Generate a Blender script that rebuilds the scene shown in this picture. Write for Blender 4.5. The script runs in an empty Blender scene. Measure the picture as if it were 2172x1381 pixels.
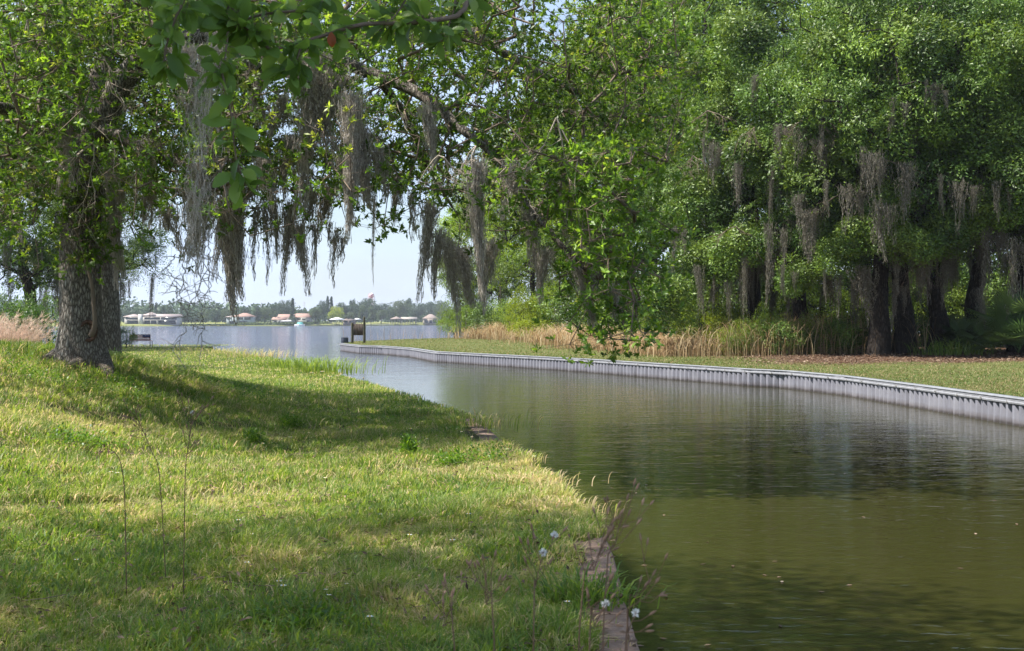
import bpy, math, random
import numpy as np
from mathutils import Vector

R = math.radians
sc = bpy.context.scene
C = bpy.context.scene.collection

# ------------------------------------------------------------------ camera, sky, sun
F, H, YH = 2500.0, 2.2, 684.0            # focal length in photo pixels, eye height over the water, horizon row
cam_d = bpy.data.cameras.new('camera')
cam = bpy.data.objects.new('camera', cam_d); C.objects.link(cam)
cam.location = (0, 0, H)
cam.rotation_euler = (R(90) - math.atan(6.5 / F), 0, 0)
cam_d.lens = 36 * F / 2172.0
cam_d.sensor_width = 36
cam_d.clip_start = 0.05; cam_d.clip_end = 9000
cam_d.dof.use_dof = True; cam_d.dof.focus_distance = 24; cam_d.dof.aperture_fstop = 10.0
sc.camera = cam
SUN_EL, SUN_AZ = R(57), math.atan2(-0.98, -0.06)      # azimuth clockwise from +Y
world = bpy.data.worlds.new("World"); sc.world = world; world.use_nodes = True
wn, wl = world.node_tree.nodes, world.node_tree.links
wn.clear()
sky = wn.new('ShaderNodeTexSky'); sky.sky_type = 'NISHITA'; sky.sun_disc = False
sky.sun_elevation = SUN_EL; sky.sun_rotation = SUN_AZ
sky.air_density = 1.0; sky.dust_density = 1.5; sky.ozone_density = 1.5
tc = wn.new('ShaderNodeTexCoord'); mp = wn.new('ShaderNodeMapping'); mp.inputs['Scale'].default_value = (1, 1, 3.2)
nz = wn.new('ShaderNodeTexNoise'); nz.inputs['Scale'].default_value = 3.1; nz.inputs['Detail'].default_value = 7; nz.inputs['Roughness'].default_value = .56
rp = wn.new('ShaderNodeValToRGB'); rp.color_ramp.elements[0].position = .36; rp.color_ramp.elements[1].position = .70
rp.color_ramp.elements[0].color = (.25, .25, .25, 1); rp.color_ramp.elements[1].color = (.95, .95, .95, 1)
mx = wn.new('ShaderNodeMix'); mx.data_type = 'RGBA'
mx.inputs[7].default_value = (4.35, 5.35, 7.1, 1)
bg = wn.new('ShaderNodeBackground'); bg.inputs['Strength'].default_value = 0.086
wo = wn.new('ShaderNodeOutputWorld')
wl.new(tc.outputs['Generated'], mp.inputs['Vector']); wl.new(mp.outputs[0], nz.inputs['Vector']); wl.new(nz.outputs['Fac'], rp.inputs[0])
wl.new(rp.outputs[0], mx.inputs[0]); wl.new(sky.outputs[0], mx.inputs[6]); wl.new(mx.outputs[2], bg.inputs['Color']); wl.new(bg.outputs[0], wo.inputs[0])
sd = bpy.data.lights.new('sun', 'SUN'); sd.energy = 5.0; sd.angle = R(0.6); sd.color = (1, .95, .86)
sun = bpy.data.objects.new('sun', sd); C.objects.link(sun)
to_sun = Vector((math.sin(SUN_AZ) * math.cos(SUN_EL), math.cos(SUN_AZ) * math.cos(SUN_EL), math.sin(SUN_EL)))
sun.rotation_euler = to_sun.to_track_quat('Z', 'Y').to_euler()
sun.location = (-40, 20, 60)
sc.view_settings.view_transform = 'Standard'; sc.view_settings.look = 'None'
sc.view_settings.exposure = 1.2; sc.view_settings.gamma = 1
sc.cycles.max_bounces = 8; sc.cycles.diffuse_bounces = 4; sc.cycles.transmission_bounces = 5
sc.cycles.transparent_max_bounces = 6; sc.cycles.caustics_reflective = False; sc.cycles.caustics_refractive = False
sc.cycles.sample_clamp_indirect = 6

rng = np.random.default_rng(11)

# ------------------------------------------------------------------ helpers
def at(px, py, d):
    return np.array([(px - 1086) / F * d, d, H + (YH - py) / F * d])
def gp(px, py, z):
    d = F * (H - z) / (py - YH)
    return np.array([(px - 1086) / F * d, d, z])
def ss(t):
    t = np.clip(t, 0, 1); return t * t * (3 - 2 * t)
def nrm(v):
    return v / np.maximum(np.linalg.norm(v, axis=-1, keepdims=True), 1e-9)
def rdir(n, r=None):
    r = r or rng
    return nrm(r.normal(size=(n, 3)))
def wob(x, y, s=1.0, k=0):
    x = np.asarray(x, float) * s; y = np.asarray(y, float) * s
    return (np.sin(x * 1.3 + k) * np.cos(y * 1.1 - k * 1.7) + .6 * np.sin(x * 2.7 - y * 1.9 + k * 2.3) + .4 * np.sin(x * 5.1 + y * 4.3 + k) + .3 * np.cos(x * 9.7 - y * 8.1 + 2 * k)) / 2.3
def me_np(name, V, faces, mat=None, tone=None, smooth=False, vtone=None):
    V = np.asarray(V, np.float32).reshape(-1, 3)
    if not isinstance(faces, (list, tuple)): faces = [faces]
    if isinstance(faces[0], list) and not hasattr(faces[0][0], '__len__'): faces = [faces]
    faces = [np.asarray(f, np.int32) for f in faces if len(f)]
    me = bpy.data.meshes.new(name)
    me.vertices.add(len(V)); me.vertices.foreach_set('co', V.ravel())
    nf = sum(len(f) for f in faces); nl = sum(f.size for f in faces)
    me.loops.add(nl); me.loops.foreach_set('vertex_index', np.concatenate([f.ravel() for f in faces]))
    me.polygons.add(nf)
    st = []; o = 0
    for f in faces:
        st.append(o + np.arange(len(f)) * f.shape[1]); o += f.size
    me.polygons.foreach_set('loop_start', np.concatenate(st).astype(np.int32))
    if smooth: me.polygons.foreach_set('use_smooth', np.ones(nf, bool))
    if tone is not None:
        a = me.attributes.new('tone', 'FLOAT', 'FACE'); a.data.foreach_set('value', np.asarray(tone, np.float32))
    if vtone is not None:
        a = me.attributes.new('tone', 'FLOAT', 'POINT'); a.data.foreach_set('value', np.asarray(vtone, np.float32))
    me.update(calc_edges=True)
    if mat: me.materials.append(mat)
    return me
def link(name, me, parent=None, loc=None):
    o = bpy.data.objects.new(name, me); C.objects.link(o)
    if parent is not None: o.parent = parent
    if loc is not None: o.location = loc
    return o
def tag(o, label=None, cat=None, group=None, kind=None):
    if label: o['label'] = label
    if cat: o['category'] = cat
    if group: o['group'] = group
    if kind: o['kind'] = kind
    return o
def thing(name, label, cat, loc=(0, 0, 0), rz=0, group=None, scale=None):
    o = bpy.data.objects.new(name, None); C.objects.link(o); o.empty_display_size = .1
    o.location = loc; o.rotation_euler = (0, 0, rz)
    if scale is not None: o.scale = scale if hasattr(scale, '__len__') else (scale,) * 3
    return tag(o, label, cat, group)
def struct(name, me):
    return tag(link(name, me), kind='structure')

class G:
    """gathers vertices and faces of one mesh"""
    def __init__(s): s.V = []; s.f4 = []; s.f3 = []; s.t4 = []; s.t3 = []; s.n = 0
    def add(s, V, f4=None, f3=None, t=0.5):
        V = np.asarray(V, float).reshape(-1, 3)
        if f4 is not None and len(f4):
            f = np.asarray(f4, int) + s.n; s.f4.append(f); s.t4.append(np.broadcast_to(np.asarray(t, float), (len(f),)) if np.ndim(t) == 0 or len(t) == len(f) else np.repeat(t, len(f) // len(t)))
        if f3 is not None and len(f3):
            f = np.asarray(f3, int) + s.n; s.f3.append(f); s.t3.append(np.broadcast_to(np.asarray(t, float), (len(f),)) if np.ndim(t) == 0 or len(t) == len(f) else np.repeat(t, len(f) // len(t)))
        s.V.append(V); s.n += len(V)
    def box(s, a, b, t=.5):
        (x0, y0, z0), (x1, y1, z1) = a, b
        v = [(x, y, z) for x in (x0, x1) for y in (y0, y1) for z in (z0, z1)]
        s.add(v, [(0, 1, 3, 2), (4, 6, 7, 5), (0, 4, 5, 1), (2, 3, 7, 6), (0, 2, 6, 4), (1, 5, 7, 3)], t=t)
        return s
    def mesh(s, name, mat, smooth=False):
        fs, ts = [], []
        if s.f4: fs.append(np.concatenate(s.f4)); ts.append(np.concatenate(s.t4))
        if s.f3: fs.append(np.concatenate(s.f3)); ts.append(np.concatenate(s.t3))
        return me_np(name, np.concatenate(s.V), fs, mat, np.concatenate(ts), smooth)

def segs(g, A, B, ra, rb, k=3, t=.5):
    """many separate tapered rods at once"""
    A = np.asarray(A, float); B = np.asarray(B, float); n = len(A)
    if n == 0: return
    D = nrm(B - A); U = np.cross(D, np.where(np.abs(D[:, 2:3]) > .9, [[1., 0, 0]], [[0, 0, 1.]])); U = nrm(U); W = np.cross(D, U)
    ra = np.broadcast_to(ra, (n,)); rb = np.broadcast_to(rb, (n,))
    an = np.arange(k) / k * 2 * np.pi
    ring = U[:, None] * np.cos(an)[None, :, None] + W[:, None] * np.sin(an)[None, :, None]
    V = np.concatenate([A[:, None] + ring * ra[:, None, None], B[:, None] + ring * rb[:, None, None]], 1)
    b = (np.arange(n) * 2 * k)[:, None]; i = np.arange(k)[None]; j = (i + 1) % k
    f = np.stack([b + i, b + j, b + k + j, b + k + i], -1).reshape(-1, 4)
    tt = np.repeat(np.broadcast_to(t, (n,)), k)
    g.add(V.reshape(-1, 3), f, t=tt)
def tube(g, path, rad, k=10, rough=0, t=.5, seed=0, cap=True, sub=0):
    P = np.asarray(path, float); rad = np.broadcast_to(rad, (len(P),)).astype(float)
    if sub:
        s = np.linspace(0, len(P) - 1, (len(P) - 1) * sub + 1)
        # catmull-rom
        i = np.clip(s.astype(int), 0, len(P) - 2); u = (s - i)[:, None]
        p0 = P[np.maximum(i - 1, 0)]; p1 = P[i]; p2 = P[i + 1]; p3 = P[np.minimum(i + 2, len(P) - 1)]
        Q = .5 * ((2 * p1) + (-p0 + p2) * u + (2 * p0 - 5 * p1 + 4 * p2 - p3) * u ** 2 + (-p0 + 3 * p1 - 3 * p2 + p3) * u ** 3)
        rad = np.interp(s, np.arange(len(P)), rad); P = Q
    T = nrm(np.gradient(P, axis=0))
    U = np.zeros_like(P); u = np.array([1., 0.2, 0]); 
    for i in range(len(P)):
        u = u - T[i] * u.dot(T[i]); u /= max(np.linalg.norm(u), 1e-6); U[i] = u
    W = np.cross(T, U)
    an = np.arange(k) / k * 2 * np.pi
    rr = rad[:, None] * np.ones((1, k))
    if rough:
        L = np.concatenate([[0], np.cumsum(np.linalg.norm(np.diff(P, axis=0), axis=1))])[:, None]
        rr = rr * (1 + rough * (np.sin(an * 3 + L * 1.1 + seed) * .5 + .35 * np.sin(an * 5 - L * 2.3 + 2 * seed) + .3 * np.sin(an * 2 + L * 3.7)))
    V = P[:, None] + U[:, None] * (np.cos(an) * rr)[..., None] + W[:, None] * (np.sin(an) * rr)[..., None]
    m = len(P); i = np.arange(m - 1)[:, None] * k; a = np.arange(k)[None]; b = (a + 1) % k
    f = np.stack([i + a, i + b, i + k + b, i + k + a], -1).reshape(-1, 4)
    VV = V.reshape(-1, 3)
    f3 = None
    if cap:
        VV = np.concatenate([VV, P[:1], P[-1:]]); c0, c1 = m * k, m * k + 1
        a = np.arange(k); b = (a + 1) % k
        f3 = np.concatenate([np.stack([b, a, np.full(k, c0)], 1), np.stack([(m - 1) * k + a, (m - 1) * k + b, np.full(k, c1)], 1)])
    n0 = g.n; g.add(VV, f, t=t)
    if f3 is not None:
        g.f3.append(f3 + n0); g.t3.append(np.full(len(f3), t if np.ndim(t) == 0 else .5))
    return P, rad
def leaves(g, P, D, N, L, W, t, fold=.18):
    """diamond leaves, folded a little along the midrib"""
    n = len(P); S = nrm(np.cross(D, N)); N2 = np.cross(S, D)
    L = np.broadcast_to(L, (n,))[:, None]; W = np.broadcast_to(W, (n,))[:, None]
    m = P + D * L * .52
    V = np.stack([P, m - S * W / 2 + N2 * W * fold, P + D * L, m + S * W / 2 + N2 * W * fold], 1).reshape(-1, 3)
    b = np.arange(n)[:, None] * 4
    g.add(V, b + np.array([[0, 1, 2, 3]]), t=np.broadcast_to(t, (n,)))
def big_leaves(g, P, D, N, L, W, t):
    """oblong leaves of eight faces for the close branch"""
    n = len(P); S = nrm(np.cross(D, N)); N2 = np.cross(S, D)
    L = np.broadcast_to(L, (n,))[:, None]; W = np.broadcast_to(W, (n,))[:, None]
    rows = [(0, .06, 0), (.2, .6, .03), (.45, 1, .05), (.72, .95, .03), (.92, .5, -.03), (1, .08, -.06)]
    V = []
    for u, w, c in rows:
        m = P + D * L * u + N2 * L * c
        V += [m - S * W / 2 * w + N2 * W * .16 * w, m, m + S * W / 2 * w + N2 * W * .16 * w]
    V = np.stack(V, 1).reshape(-1, 3); b = np.arange(n)[:, None, None] * 18
    q = np.array([[r * 3 + c, r * 3 + c + 1, r * 3 + c + 4, r * 3 + c + 3] for r in range(5) for c in range(2)])[None]
    g.add(V, (b + q).reshape(-1, 4), t=np.repeat(np.broadcast_to(t, (n,)), 10))
def blades(g, P, h, lean, w, t, az=None, droop=.25, r=None):
    """grass blades: quad + tip"""
    r = r or rng; n = len(P)
    az = r.uniform(0, 2 * np.pi, n) if az is None else az
    D = np.stack([np.cos(az), np.sin(az), 0 * az], 1); S = np.stack([-np.sin(az + r.normal(size=n) * .8), np.cos(az + r.normal(size=n) * .8), 0 * az], 1)
    h = np.broadcast_to(h, (n,))[:, None]; lean = np.broadcast_to(lean, (n,))[:, None]; w = np.broadcast_to(w, (n,))[:, None]
    Z = np.array([[0, 0, 1.]])
    m = P + Z * h * .6 + D * h * lean * .4
    tip = P + Z * h * (1 - droop * lean) + D * h * lean
    V = np.stack([P - S * w / 2, P + S * w / 2, m + S * w * .4, m - S * w * .4, tip], 1).reshape(-1, 3)
    b = np.arange(n)[:, None] * 5
    g.add(V, b + np.array([[0, 1, 2, 3]]), t=np.broadcast_to(t, (n,)))
    g.f3.append((b + np.array([[3, 2, 4]])) + (g.n - 5 * n)); g.t3.append(np.broadcast_to(t, (n,)))
def arcs(g, P, D, h, out, w, t, m=5, r=None):
    """long arching blades or stalks as ribbons of m pieces"""
    r = r or rng; n = len(P); D = nrm(D * np.array([[1, 1, 0]])); S = np.stack([-D[:, 1], D[:, 0], 0 * D[:, 0]], 1)
    ya = r.uniform(-1, 1, n)[:, None]; S = nrm(S * np.cos(ya) + D * np.sin(ya))
    h = np.broadcast_to(h, (n,)); out = np.broadcast_to(out, (n,)); w = np.broadcast_to(w, (n,))
    V = []
    for i in range(m + 1):
        u = i / m
        c = P + np.array([[0, 0, 1.]]) * (h * (u * 1.55 - .55 * u ** 2.6 * (1 + .6 * out)))[:, None] / 1.0 + D * (h * out * u ** 2)[:, None]
        ww = (w * (1 - u ** 3 * .95) / 2)[:, None]
        V += [c - S * ww, c + S * ww]
    V = np.stack(V, 1).reshape(-1, 3); b = np.arange(n)[:, None, None] * (2 * m + 2)
    q = np.array([[2 * i, 2 * i + 1, 2 * i + 3, 2 * i + 2] for i in range(m)])[None]
    g.add(V, (b + q).reshape(-1, 4), t=np.repeat(np.broadcast_to(t, (n,)), m))
def grow(roots, targets, step=.45, wig=.12, r=None):
    """joins every target to the nearest grown node; returns rods with pipe-model radii"""
    r = r or rng
    roots = np.asarray(roots, float); T = np.asarray(targets, float)
    d0 = np.sqrt(((T[:, None] - roots[None, ::max(1, len(roots) // 60)]) ** 2).sum(-1)).min(1)
    T = T[np.argsort(d0)]
    cap = len(roots) + len(T) * 14
    N = np.zeros((cap, 3)); N[:len(roots)] = roots; par = np.full(cap, -1); n = len(roots); ends = []
    for p in T:
        j = int(((N[:n] - p) ** 2).sum(1).argmin()); a = N[j].copy(); L = np.linalg.norm(p - a)
        m = int(min(12, max(1, round(L / step)))); prev = j
        sagv = np.array([0, 0, .12 * L])
        for i in range(1, m + 1):
            u = i / m
            q = a + (p - a) * u + sagv * math.sin(u * math.pi) + r.normal(size=3) * wig * step * (i < m)
            N[n] = q; par[n] = prev; prev = n; n += 1
        ends.append(prev)
    cnt = np.zeros(n); cnt[ends] += 1
    for i in range(n - 1, len(roots) - 1, -1): cnt[par[i]] += cnt[i]
    idx = np.arange(len(roots), n)
    return N[:n], par[:n], cnt, idx, len(roots)

# ------------------------------------------------------------------ materials
def mat_new(name):
    m = bpy.data.materials.new(name); m.use_nodes = True
    nt = m.node_tree; nt.nodes.clear()
    out = nt.nodes.new('ShaderNodeOutputMaterial')
    return m, nt, out
def ramp(nt, fac, cols):
    r = nt.nodes.new('ShaderNodeValToRGB')
    els = r.color_ramp.elements
    while len(els) < len(cols): els.new(.5)
    for e, (p, c) in zip(els, cols): e.position = p; e.color = (*c, 1)
    nt.links.new(fac, r.inputs[0]); return r.outputs[0]
def noise(nt, scale, detail=4, rough=.55, coord='Object', stretch=None, dist=0):
    t = nt.nodes.new('ShaderNodeTexCoord'); v = t.outputs[coord]
    if stretch:
        mm = nt.nodes.new('ShaderNodeMapping'); mm.inputs['Scale'].default_value = stretch
        nt.links.new(v, mm.inputs[0]); v = mm.outputs[0]
    n = nt.nodes.new('ShaderNodeTexNoise'); n.inputs['Scale'].default_value = scale; n.inputs['Detail'].default_value = detail
    n.inputs['Roughness'].default_value = rough; n.inputs['Distortion'].default_value = dist
    nt.links.new(v, n.inputs['Vector']); return n.outputs['Fac']
def bump(nt, h, strength=.5, dist=.02, normal=None):
    b = nt.nodes.new('ShaderNodeBump'); b.inputs['Strength'].default_value = strength; b.inputs['Distance'].default_value = dist
    nt.links.new(h, b.inputs['Height'])
    if normal is not None: nt.links.new(normal, b.inputs['Normal'])
    return b.outputs[0]
def mixc(nt, a, b, fac, mode='MIX'):
    m = nt.nodes.new('ShaderNodeMix'); m.data_type = 'RGBA'; m.blend_type = mode
    for v, i in ((a, 6), (b, 7)):
        if isinstance(v, tuple): m.inputs[i].default_value = (*v, 1)
        else: nt.links.new(v, m.inputs[i])
    if isinstance(fac, (int, float)): m.inputs[0].default_value = fac
    else: nt.links.new(fac, m.inputs[0])
    return m.outputs[2]
def bsdf(nt, col, rough=.6, spec=.5, normal=None, metal=0):
    p = nt.nodes.new('ShaderNodeBsdfPrincipled')
    if isinstance(col, tuple): p.inputs['Base Color'].default_value = (*col, 1)
    else: nt.links.new(col, p.inputs['Base Color'])
    p.inputs['Roughness'].default_value = rough; p.inputs['Specular IOR Level'].default_value = spec; p.inputs['Metallic'].default_value = metal
    if normal is not None: nt.links.new(normal, p.inputs['Normal'])
    return p
def attr(nt, n='tone'):
    a = nt.nodes.new('ShaderNodeAttribute'); a.attribute_name = n; return a.outputs['Fac']
def leafmat(name, cols, trans=.35, rough=.42, spec=.5, tcol=1.0, patch=None):
    m, nt, out = mat_new(name)
    c = ramp(nt, attr(nt), cols)
    if patch:
        f = noise(nt, patch, 3, .5)
        rr = nt.nodes.new('ShaderNodeMapRange'); rr.inputs[1].default_value = .35; rr.inputs[2].default_value = .65; rr.inputs[3].default_value = .62; rr.inputs[4].default_value = 1.35
        nt.links.new(f, rr.inputs[0])
        mm = nt.nodes.new('ShaderNodeVectorMath'); mm.operation = 'SCALE'; nt.links.new(c, mm.inputs[0]); nt.links.new(rr.outputs[0], mm.inputs['Scale']); c = mm.outputs[0]
    p = bsdf(nt, c, rough, spec)
    t = nt.nodes.new('ShaderNodeBsdfTranslucent')
    h = nt.nodes.new('ShaderNodeHueSaturation'); h.inputs['Hue'].default_value = .485; h.inputs['Saturation'].default_value = 1.1; h.inputs['Value'].default_value = 1.9 * tcol
    nt.links.new(c, h.inputs['Color']); nt.links.new(h.outputs[0], t.inputs['Color'])
    mx = nt.nodes.new('ShaderNodeMixShader'); mx.inputs[0].default_value = trans
    nt.links.new(p.outputs[0], mx.inputs[1]); nt.links.new(t.outputs[0], mx.inputs[2]); nt.links.new(mx.outputs[0], out.inputs[0])
    return m
def plain(name, col, rough=.6, spec=.4, vary=.25, scale=3, metal=0, stretch=None, bmp=0):
    m, nt, out = mat_new(name)
    f = noise(nt, scale, 5, .6, stretch=stretch)
    a = tuple(c * (1 - vary) for c in col); b = tuple(min(1, c * (1 + vary)) for c in col)
    c = ramp(nt, f, [(.3, a), (.7, b)])
    p = bsdf(nt, c, rough, spec, bump(nt, f, bmp, .02) if bmp else None, metal)
    nt.links.new(p.outputs[0], out.inputs[0]); return m

M = {}
M['oak_leaf'] = leafmat('oak leaf', [(0, (.048, .096, .016)), (.5, (.100, .182, .027)), (.85, (.165, .27, .038)), (1, (.25, .29, .055))], .45, .45, .4, patch=.35)
M['near_leaf'] = leafmat('near leaf', [(0, (.07, .13, .03)), (.8, (.14, .24, .05)), (.97, (.18, .26, .06)), (1, (.30, .09, .03))], .45, .42, .3)
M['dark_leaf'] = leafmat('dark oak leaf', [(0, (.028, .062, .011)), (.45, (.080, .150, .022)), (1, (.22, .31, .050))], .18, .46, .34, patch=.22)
M['light_leaf'] = leafmat('light leaf', [(0, (.07, .12, .018)), (.5, (.14, .22, .03)), (1, (.24, .31, .045))], .42, .5, .35, patch=.25)
M['yellow_leaf'] = leafmat('yellow leaf', [(0, (.13, .19, .02)), (1, (.26, .30, .03))], .45, .5, .3)
M['shrub_leaf'] = leafmat('shrub leaf', [(0, (.03, .07, .015)), (.6, (.07, .14, .025)), (1, (.16, .2, .04))], .35, .45, .5)
M['moss_shaded'] = leafmat('shaded moss of the wood', [(0, (.10, .09, .068)), (.5, (.165, .15, .12)), (1, (.27, .25, .20))], .3, .8, .2, .6)  # same moss as the hanging one, darkened: the wood's shade is in its colour
M['far_leaf'] = leafmat('far leaf', [(0, (.028, .060, .030)), (1, (.060, .105, .045))], .2, .6, .3, patch=.25)
M['far_leaf_b'] = leafmat('far olive leaf', [(0, (.05, .085, .03)), (1, (.10, .14, .05))], .2, .6, .3, patch=.25)
M['grass'] = leafmat('grass blade', [(0, (.50, .40, .24)), (.22, (.42, .36, .17)), (.36, (.21, .275, .055)), (.7, (.145, .215, .035)), (1, (.065, .14, .028))], .42, .5, .35)
M['straw'] = leafmat('straw', [(0, (.16, .13, .06)), (.35, (.27, .18, .095)), (.7, (.40, .30, .17)), (1, (.50, .42, .26))], .3, .6, .3)
M['pink_straw'] = leafmat('pinkish dry plume', [(0, (.58, .47, .39)), (1, (.80, .70, .61))], .3, .6, .3)
M['moss'] = leafmat('hanging moss', [(0, (.27, .245, .21)), (.5, (.41, .375, .33)), (1, (.58, .53, .47))], .35, .8, .2, .6)

def bark(name, a, b, vs=9, moss=True):
    m, nt, out = mat_new(name)
    t = nt.nodes.new('ShaderNodeTexCoord'); mm = nt.nodes.new('ShaderNodeMapping'); mm.inputs['Scale'].default_value = (vs * 2, vs * 2, vs * .55)
    nt.links.new(t.outputs['Object'], mm.inputs[0])
    v = nt.nodes.new('ShaderNodeTexVoronoi'); v.feature = 'DISTANCE_TO_EDGE'; v.inputs['Scale'].default_value = 1
    n0 = nt.nodes.new('ShaderNodeTexNoise'); n0.inputs['Scale'].default_value = 2.2; n0.inputs['Detail'].default_value = 4; nt.links.new(mm.outputs[0], n0.inputs['Vector'])
    ad = nt.nodes.new('ShaderNodeVectorMath'); ad.operation = 'MULTIPLY_ADD'; ad.inputs[1].default_value = (.9, .9, .9)
    nt.links.new(n0.outputs['Color'], ad.inputs[0]); nt.links.new(mm.outputs[0], ad.inputs[2]); nt.links.new(ad.outputs[0], v.inputs['Vector'])
    c = ramp(nt, v.outputs['Distance'], [(.0, tuple(x * .3 for x in a)), (.12, a), (.45, b)])
    big = noise(nt, .9, 4, .6)
    c = mixc(nt, c, tuple(x * y for x, y in zip(a, (.62, .5, .45))), ramp(nt, big, [(.45, (0, 0, 0)), (.7, (.8, .8, .8))]))
    p = bsdf(nt, c, .9, .2, bump(nt, v.outputs['Distance'], 1.0, .035))
    nt.links.new(p.outputs[0], out.inputs[0]); return m
M['bark'] = bark('grey bark', (.16, .14, .12), (.40, .375, .335), 13)
M['bark_dark'] = bark('dark bark', (.030, .024, .019), (.075, .062, .052), 6)
M['twig'] = plain('twig', (.17, .13, .10), .9, .2)
M['pale_twig'] = plain('bare twig', (.38, .32, .26), .9, .2)
M['scar'] = plain('cut wood', (.085, .05, .035), .9, .2, .5, 14, bmp=.6)

# ------------------------------------------------------------------ the shores
EDGE = np.array([gp(px, py, .45)[:2] for px, py in ((1337, 1381), (1310, 1280), (1285, 1170), (1250, 1095), (1186, 1040), (1132, 995), (1090, 960), (1062, 940),
        (1012, 893), (950, 870), (880, 848), (790, 817), (722, 797), (690, 783), (610, 770), (560, 757), (490, 748), (432, 737))])
EDGE = np.concatenate([[[.72, -14], [.70, 0]], EDGE])
def xe(y): return np.interp(y, EDGE[:, 1], EDGE[:, 0])
Y_END = EDGE[-1, 1] + 3
WALL = np.array([gp(px, py, .6)[:2] for px, py in ((2172, 846), (1950, 817), (1790, 797), (1660, 785.5), (1580, 782), (1500, 777), (1350, 768), (1230, 760.5), (1080, 753), (920, 745), (868, 737.5), (810, 733.5), (760, 732), (720, 728))])
WALL = np.concatenate([[[12.2, -12], [11.9, 5], [11.4, 15]], WALL])
def bank_h(x, y):
    """height of the left bank: low by the canal, a rise to the left that ends in a flat lawn"""
    x = np.asarray(x, float); y = np.asarray(y, float)
    hill = 1.2 * ss((-2.6 - x) / 6.6) * ss((y + 3) / 13) * (1 - ss((y - 20.5) / 10.5))
    return .45 + hill + .035 * wob(x, y, .9) * ss((xe(y) - x) / 1.2) + .012 * wob(x, y, 4, 3)
RB = np.array([[-13.9, 101], [-10.9, 113], [-7, 124], [0, 134], [15, 150]])
def xw(y):
    P = np.concatenate([WALL, RB]); return np.interp(y, P[:, 1], P[:, 0])
def lawn_h(x, y):
    return .575 + .25 * ss((np.asarray(x) - xw(y) - .5) / 14) + .02 * wob(x, y, .6, 1)
def litter(x, y):
    x = np.asarray(x, float); y = np.asarray(y, float)
    d = H + 0 * x
    e = 44.0 - .30 * (x - 15) + 1.2 * wob(x, y, .5, 2)
    return ss((x - 8.2 - .5 * wob(x, y, .4, 4)) / 4) * ss((y - e + 2.5) / 3.5)

def soil(name, cols, sc_=1.2):
    m, nt, out = mat_new(name)
    a = noise(nt, sc_, 8, .65); b = noise(nt, sc_ * 14, 4, .7)
    mt = nt.nodes.new('ShaderNodeMath'); mt.operation = 'MULTIPLY_ADD'; mt.inputs[1].default_value = .45
    nt.links.new(b, mt.inputs[0])
    m2 = nt.nodes.new('ShaderNodeMath'); m2.operation = 'MULTIPLY'; m2.inputs[1].default_value = .6; nt.links.new(a, m2.inputs[0]); nt.links.new(m2.outputs[0], mt.inputs[2])
    c = ramp(nt, mt.outputs[0], cols)
    return m, nt, out, c, b
m, nt, out, c, b = soil('thatch', [(.3, (.045, .032, .022)), (.45, (.075, .065, .028)), (.6, (.07, .09, .024)), (.75, (.16, .14, .07))])
nt.links.new(bsdf(nt, c, .95, .1, bump(nt, b, .6, .03)).outputs[0], out.inputs[0]); M['thatch'] = m
m, nt, out, c, b = soil('mown lawn', [(.3, (.06, .08, .025)), (.5, (.085, .10, .03)), (.62, (.12, .115, .045)), (.8, (.19, .15, .08))], .7)
lf = noise(nt, 9, 5, .75, stretch=(1, 1, 1)); lc = ramp(nt, lf, [(.3, (.035, .02, .014)), (.5, (.09, .052, .034)), (.62, (.16, .10, .065)), (.75, (.28, .20, .14))])
c = mixc(nt, c, lc, attr(nt)); nt.links.new(bsdf(nt, c, .95, .1, bump(nt, b, .6, .03)).outputs[0], out.inputs[0]); M['lawn'] = m
M['bed'] = plain('lake bed', (.06, .06, .035), .9, .1)

def sheet(name, ys, xedge, sign, width, hf, mat, cols=90, pw=2.2, lit=None):
    t = np.linspace(0, 1, cols) ** pw
    X = xedge(ys)[:, None] + sign * width * t[None]; Y = np.repeat(ys[:, None], cols, 1)
    Z = hf(X, Y)
    X = np.concatenate([X[:, :1], X], 1); Y = np.concatenate([Y[:, :1], Y], 1); Z = np.concatenate([np.full((len(ys), 1), -.9), Z], 1)
    # the far end drops into the water too
    X = np.concatenate([X, X[-1:]]); Y = np.concatenate([Y, Y[-1:] + .02]); Z = np.concatenate([Z, np.full((1, Z.shape[1]), -.9)])
    n, k = X.shape
    i = np.arange(n - 1)[:, None] * k + np.arange(k - 1)[None]
    f = np.stack([i, i + 1, i + k + 1, i + k] if sign > 0 else [i, i + k, i + k + 1, i + 1], -1).reshape(-1, 4)
    V = np.stack([X, Y, Z], -1).reshape(-1, 3)
    return struct(name, me_np(name, V, f, mat, smooth=True, vtone=None if lit is None else lit(V[:, 0], V[:, 1])))
ys = np.concatenate([np.arange(-14, 2, .6), np.arange(2, 30, .16), np.arange(30, Y_END, .8)])
sheet('grassy_bank', ys, xe, -1, 75, bank_h, M['thatch'], 150, 2.0)
ys = np.concatenate([np.arange(-12, 30, 1.2), np.arange(30, 75, .4), np.arange(75, 150, 1.2)])
sheet('lawn', ys, lambda y: xw(y) + .21, 1, 190, lawn_h, M['lawn'], 150, 2.2, litter)
struct('ground', me_np('ground', [(-3500, -50, -.9), (3500, -50, -.9), (3500, 6100, -.9), (-3500, 6100, -.9)], [[0, 1, 2, 3]], M['bed']))

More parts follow.
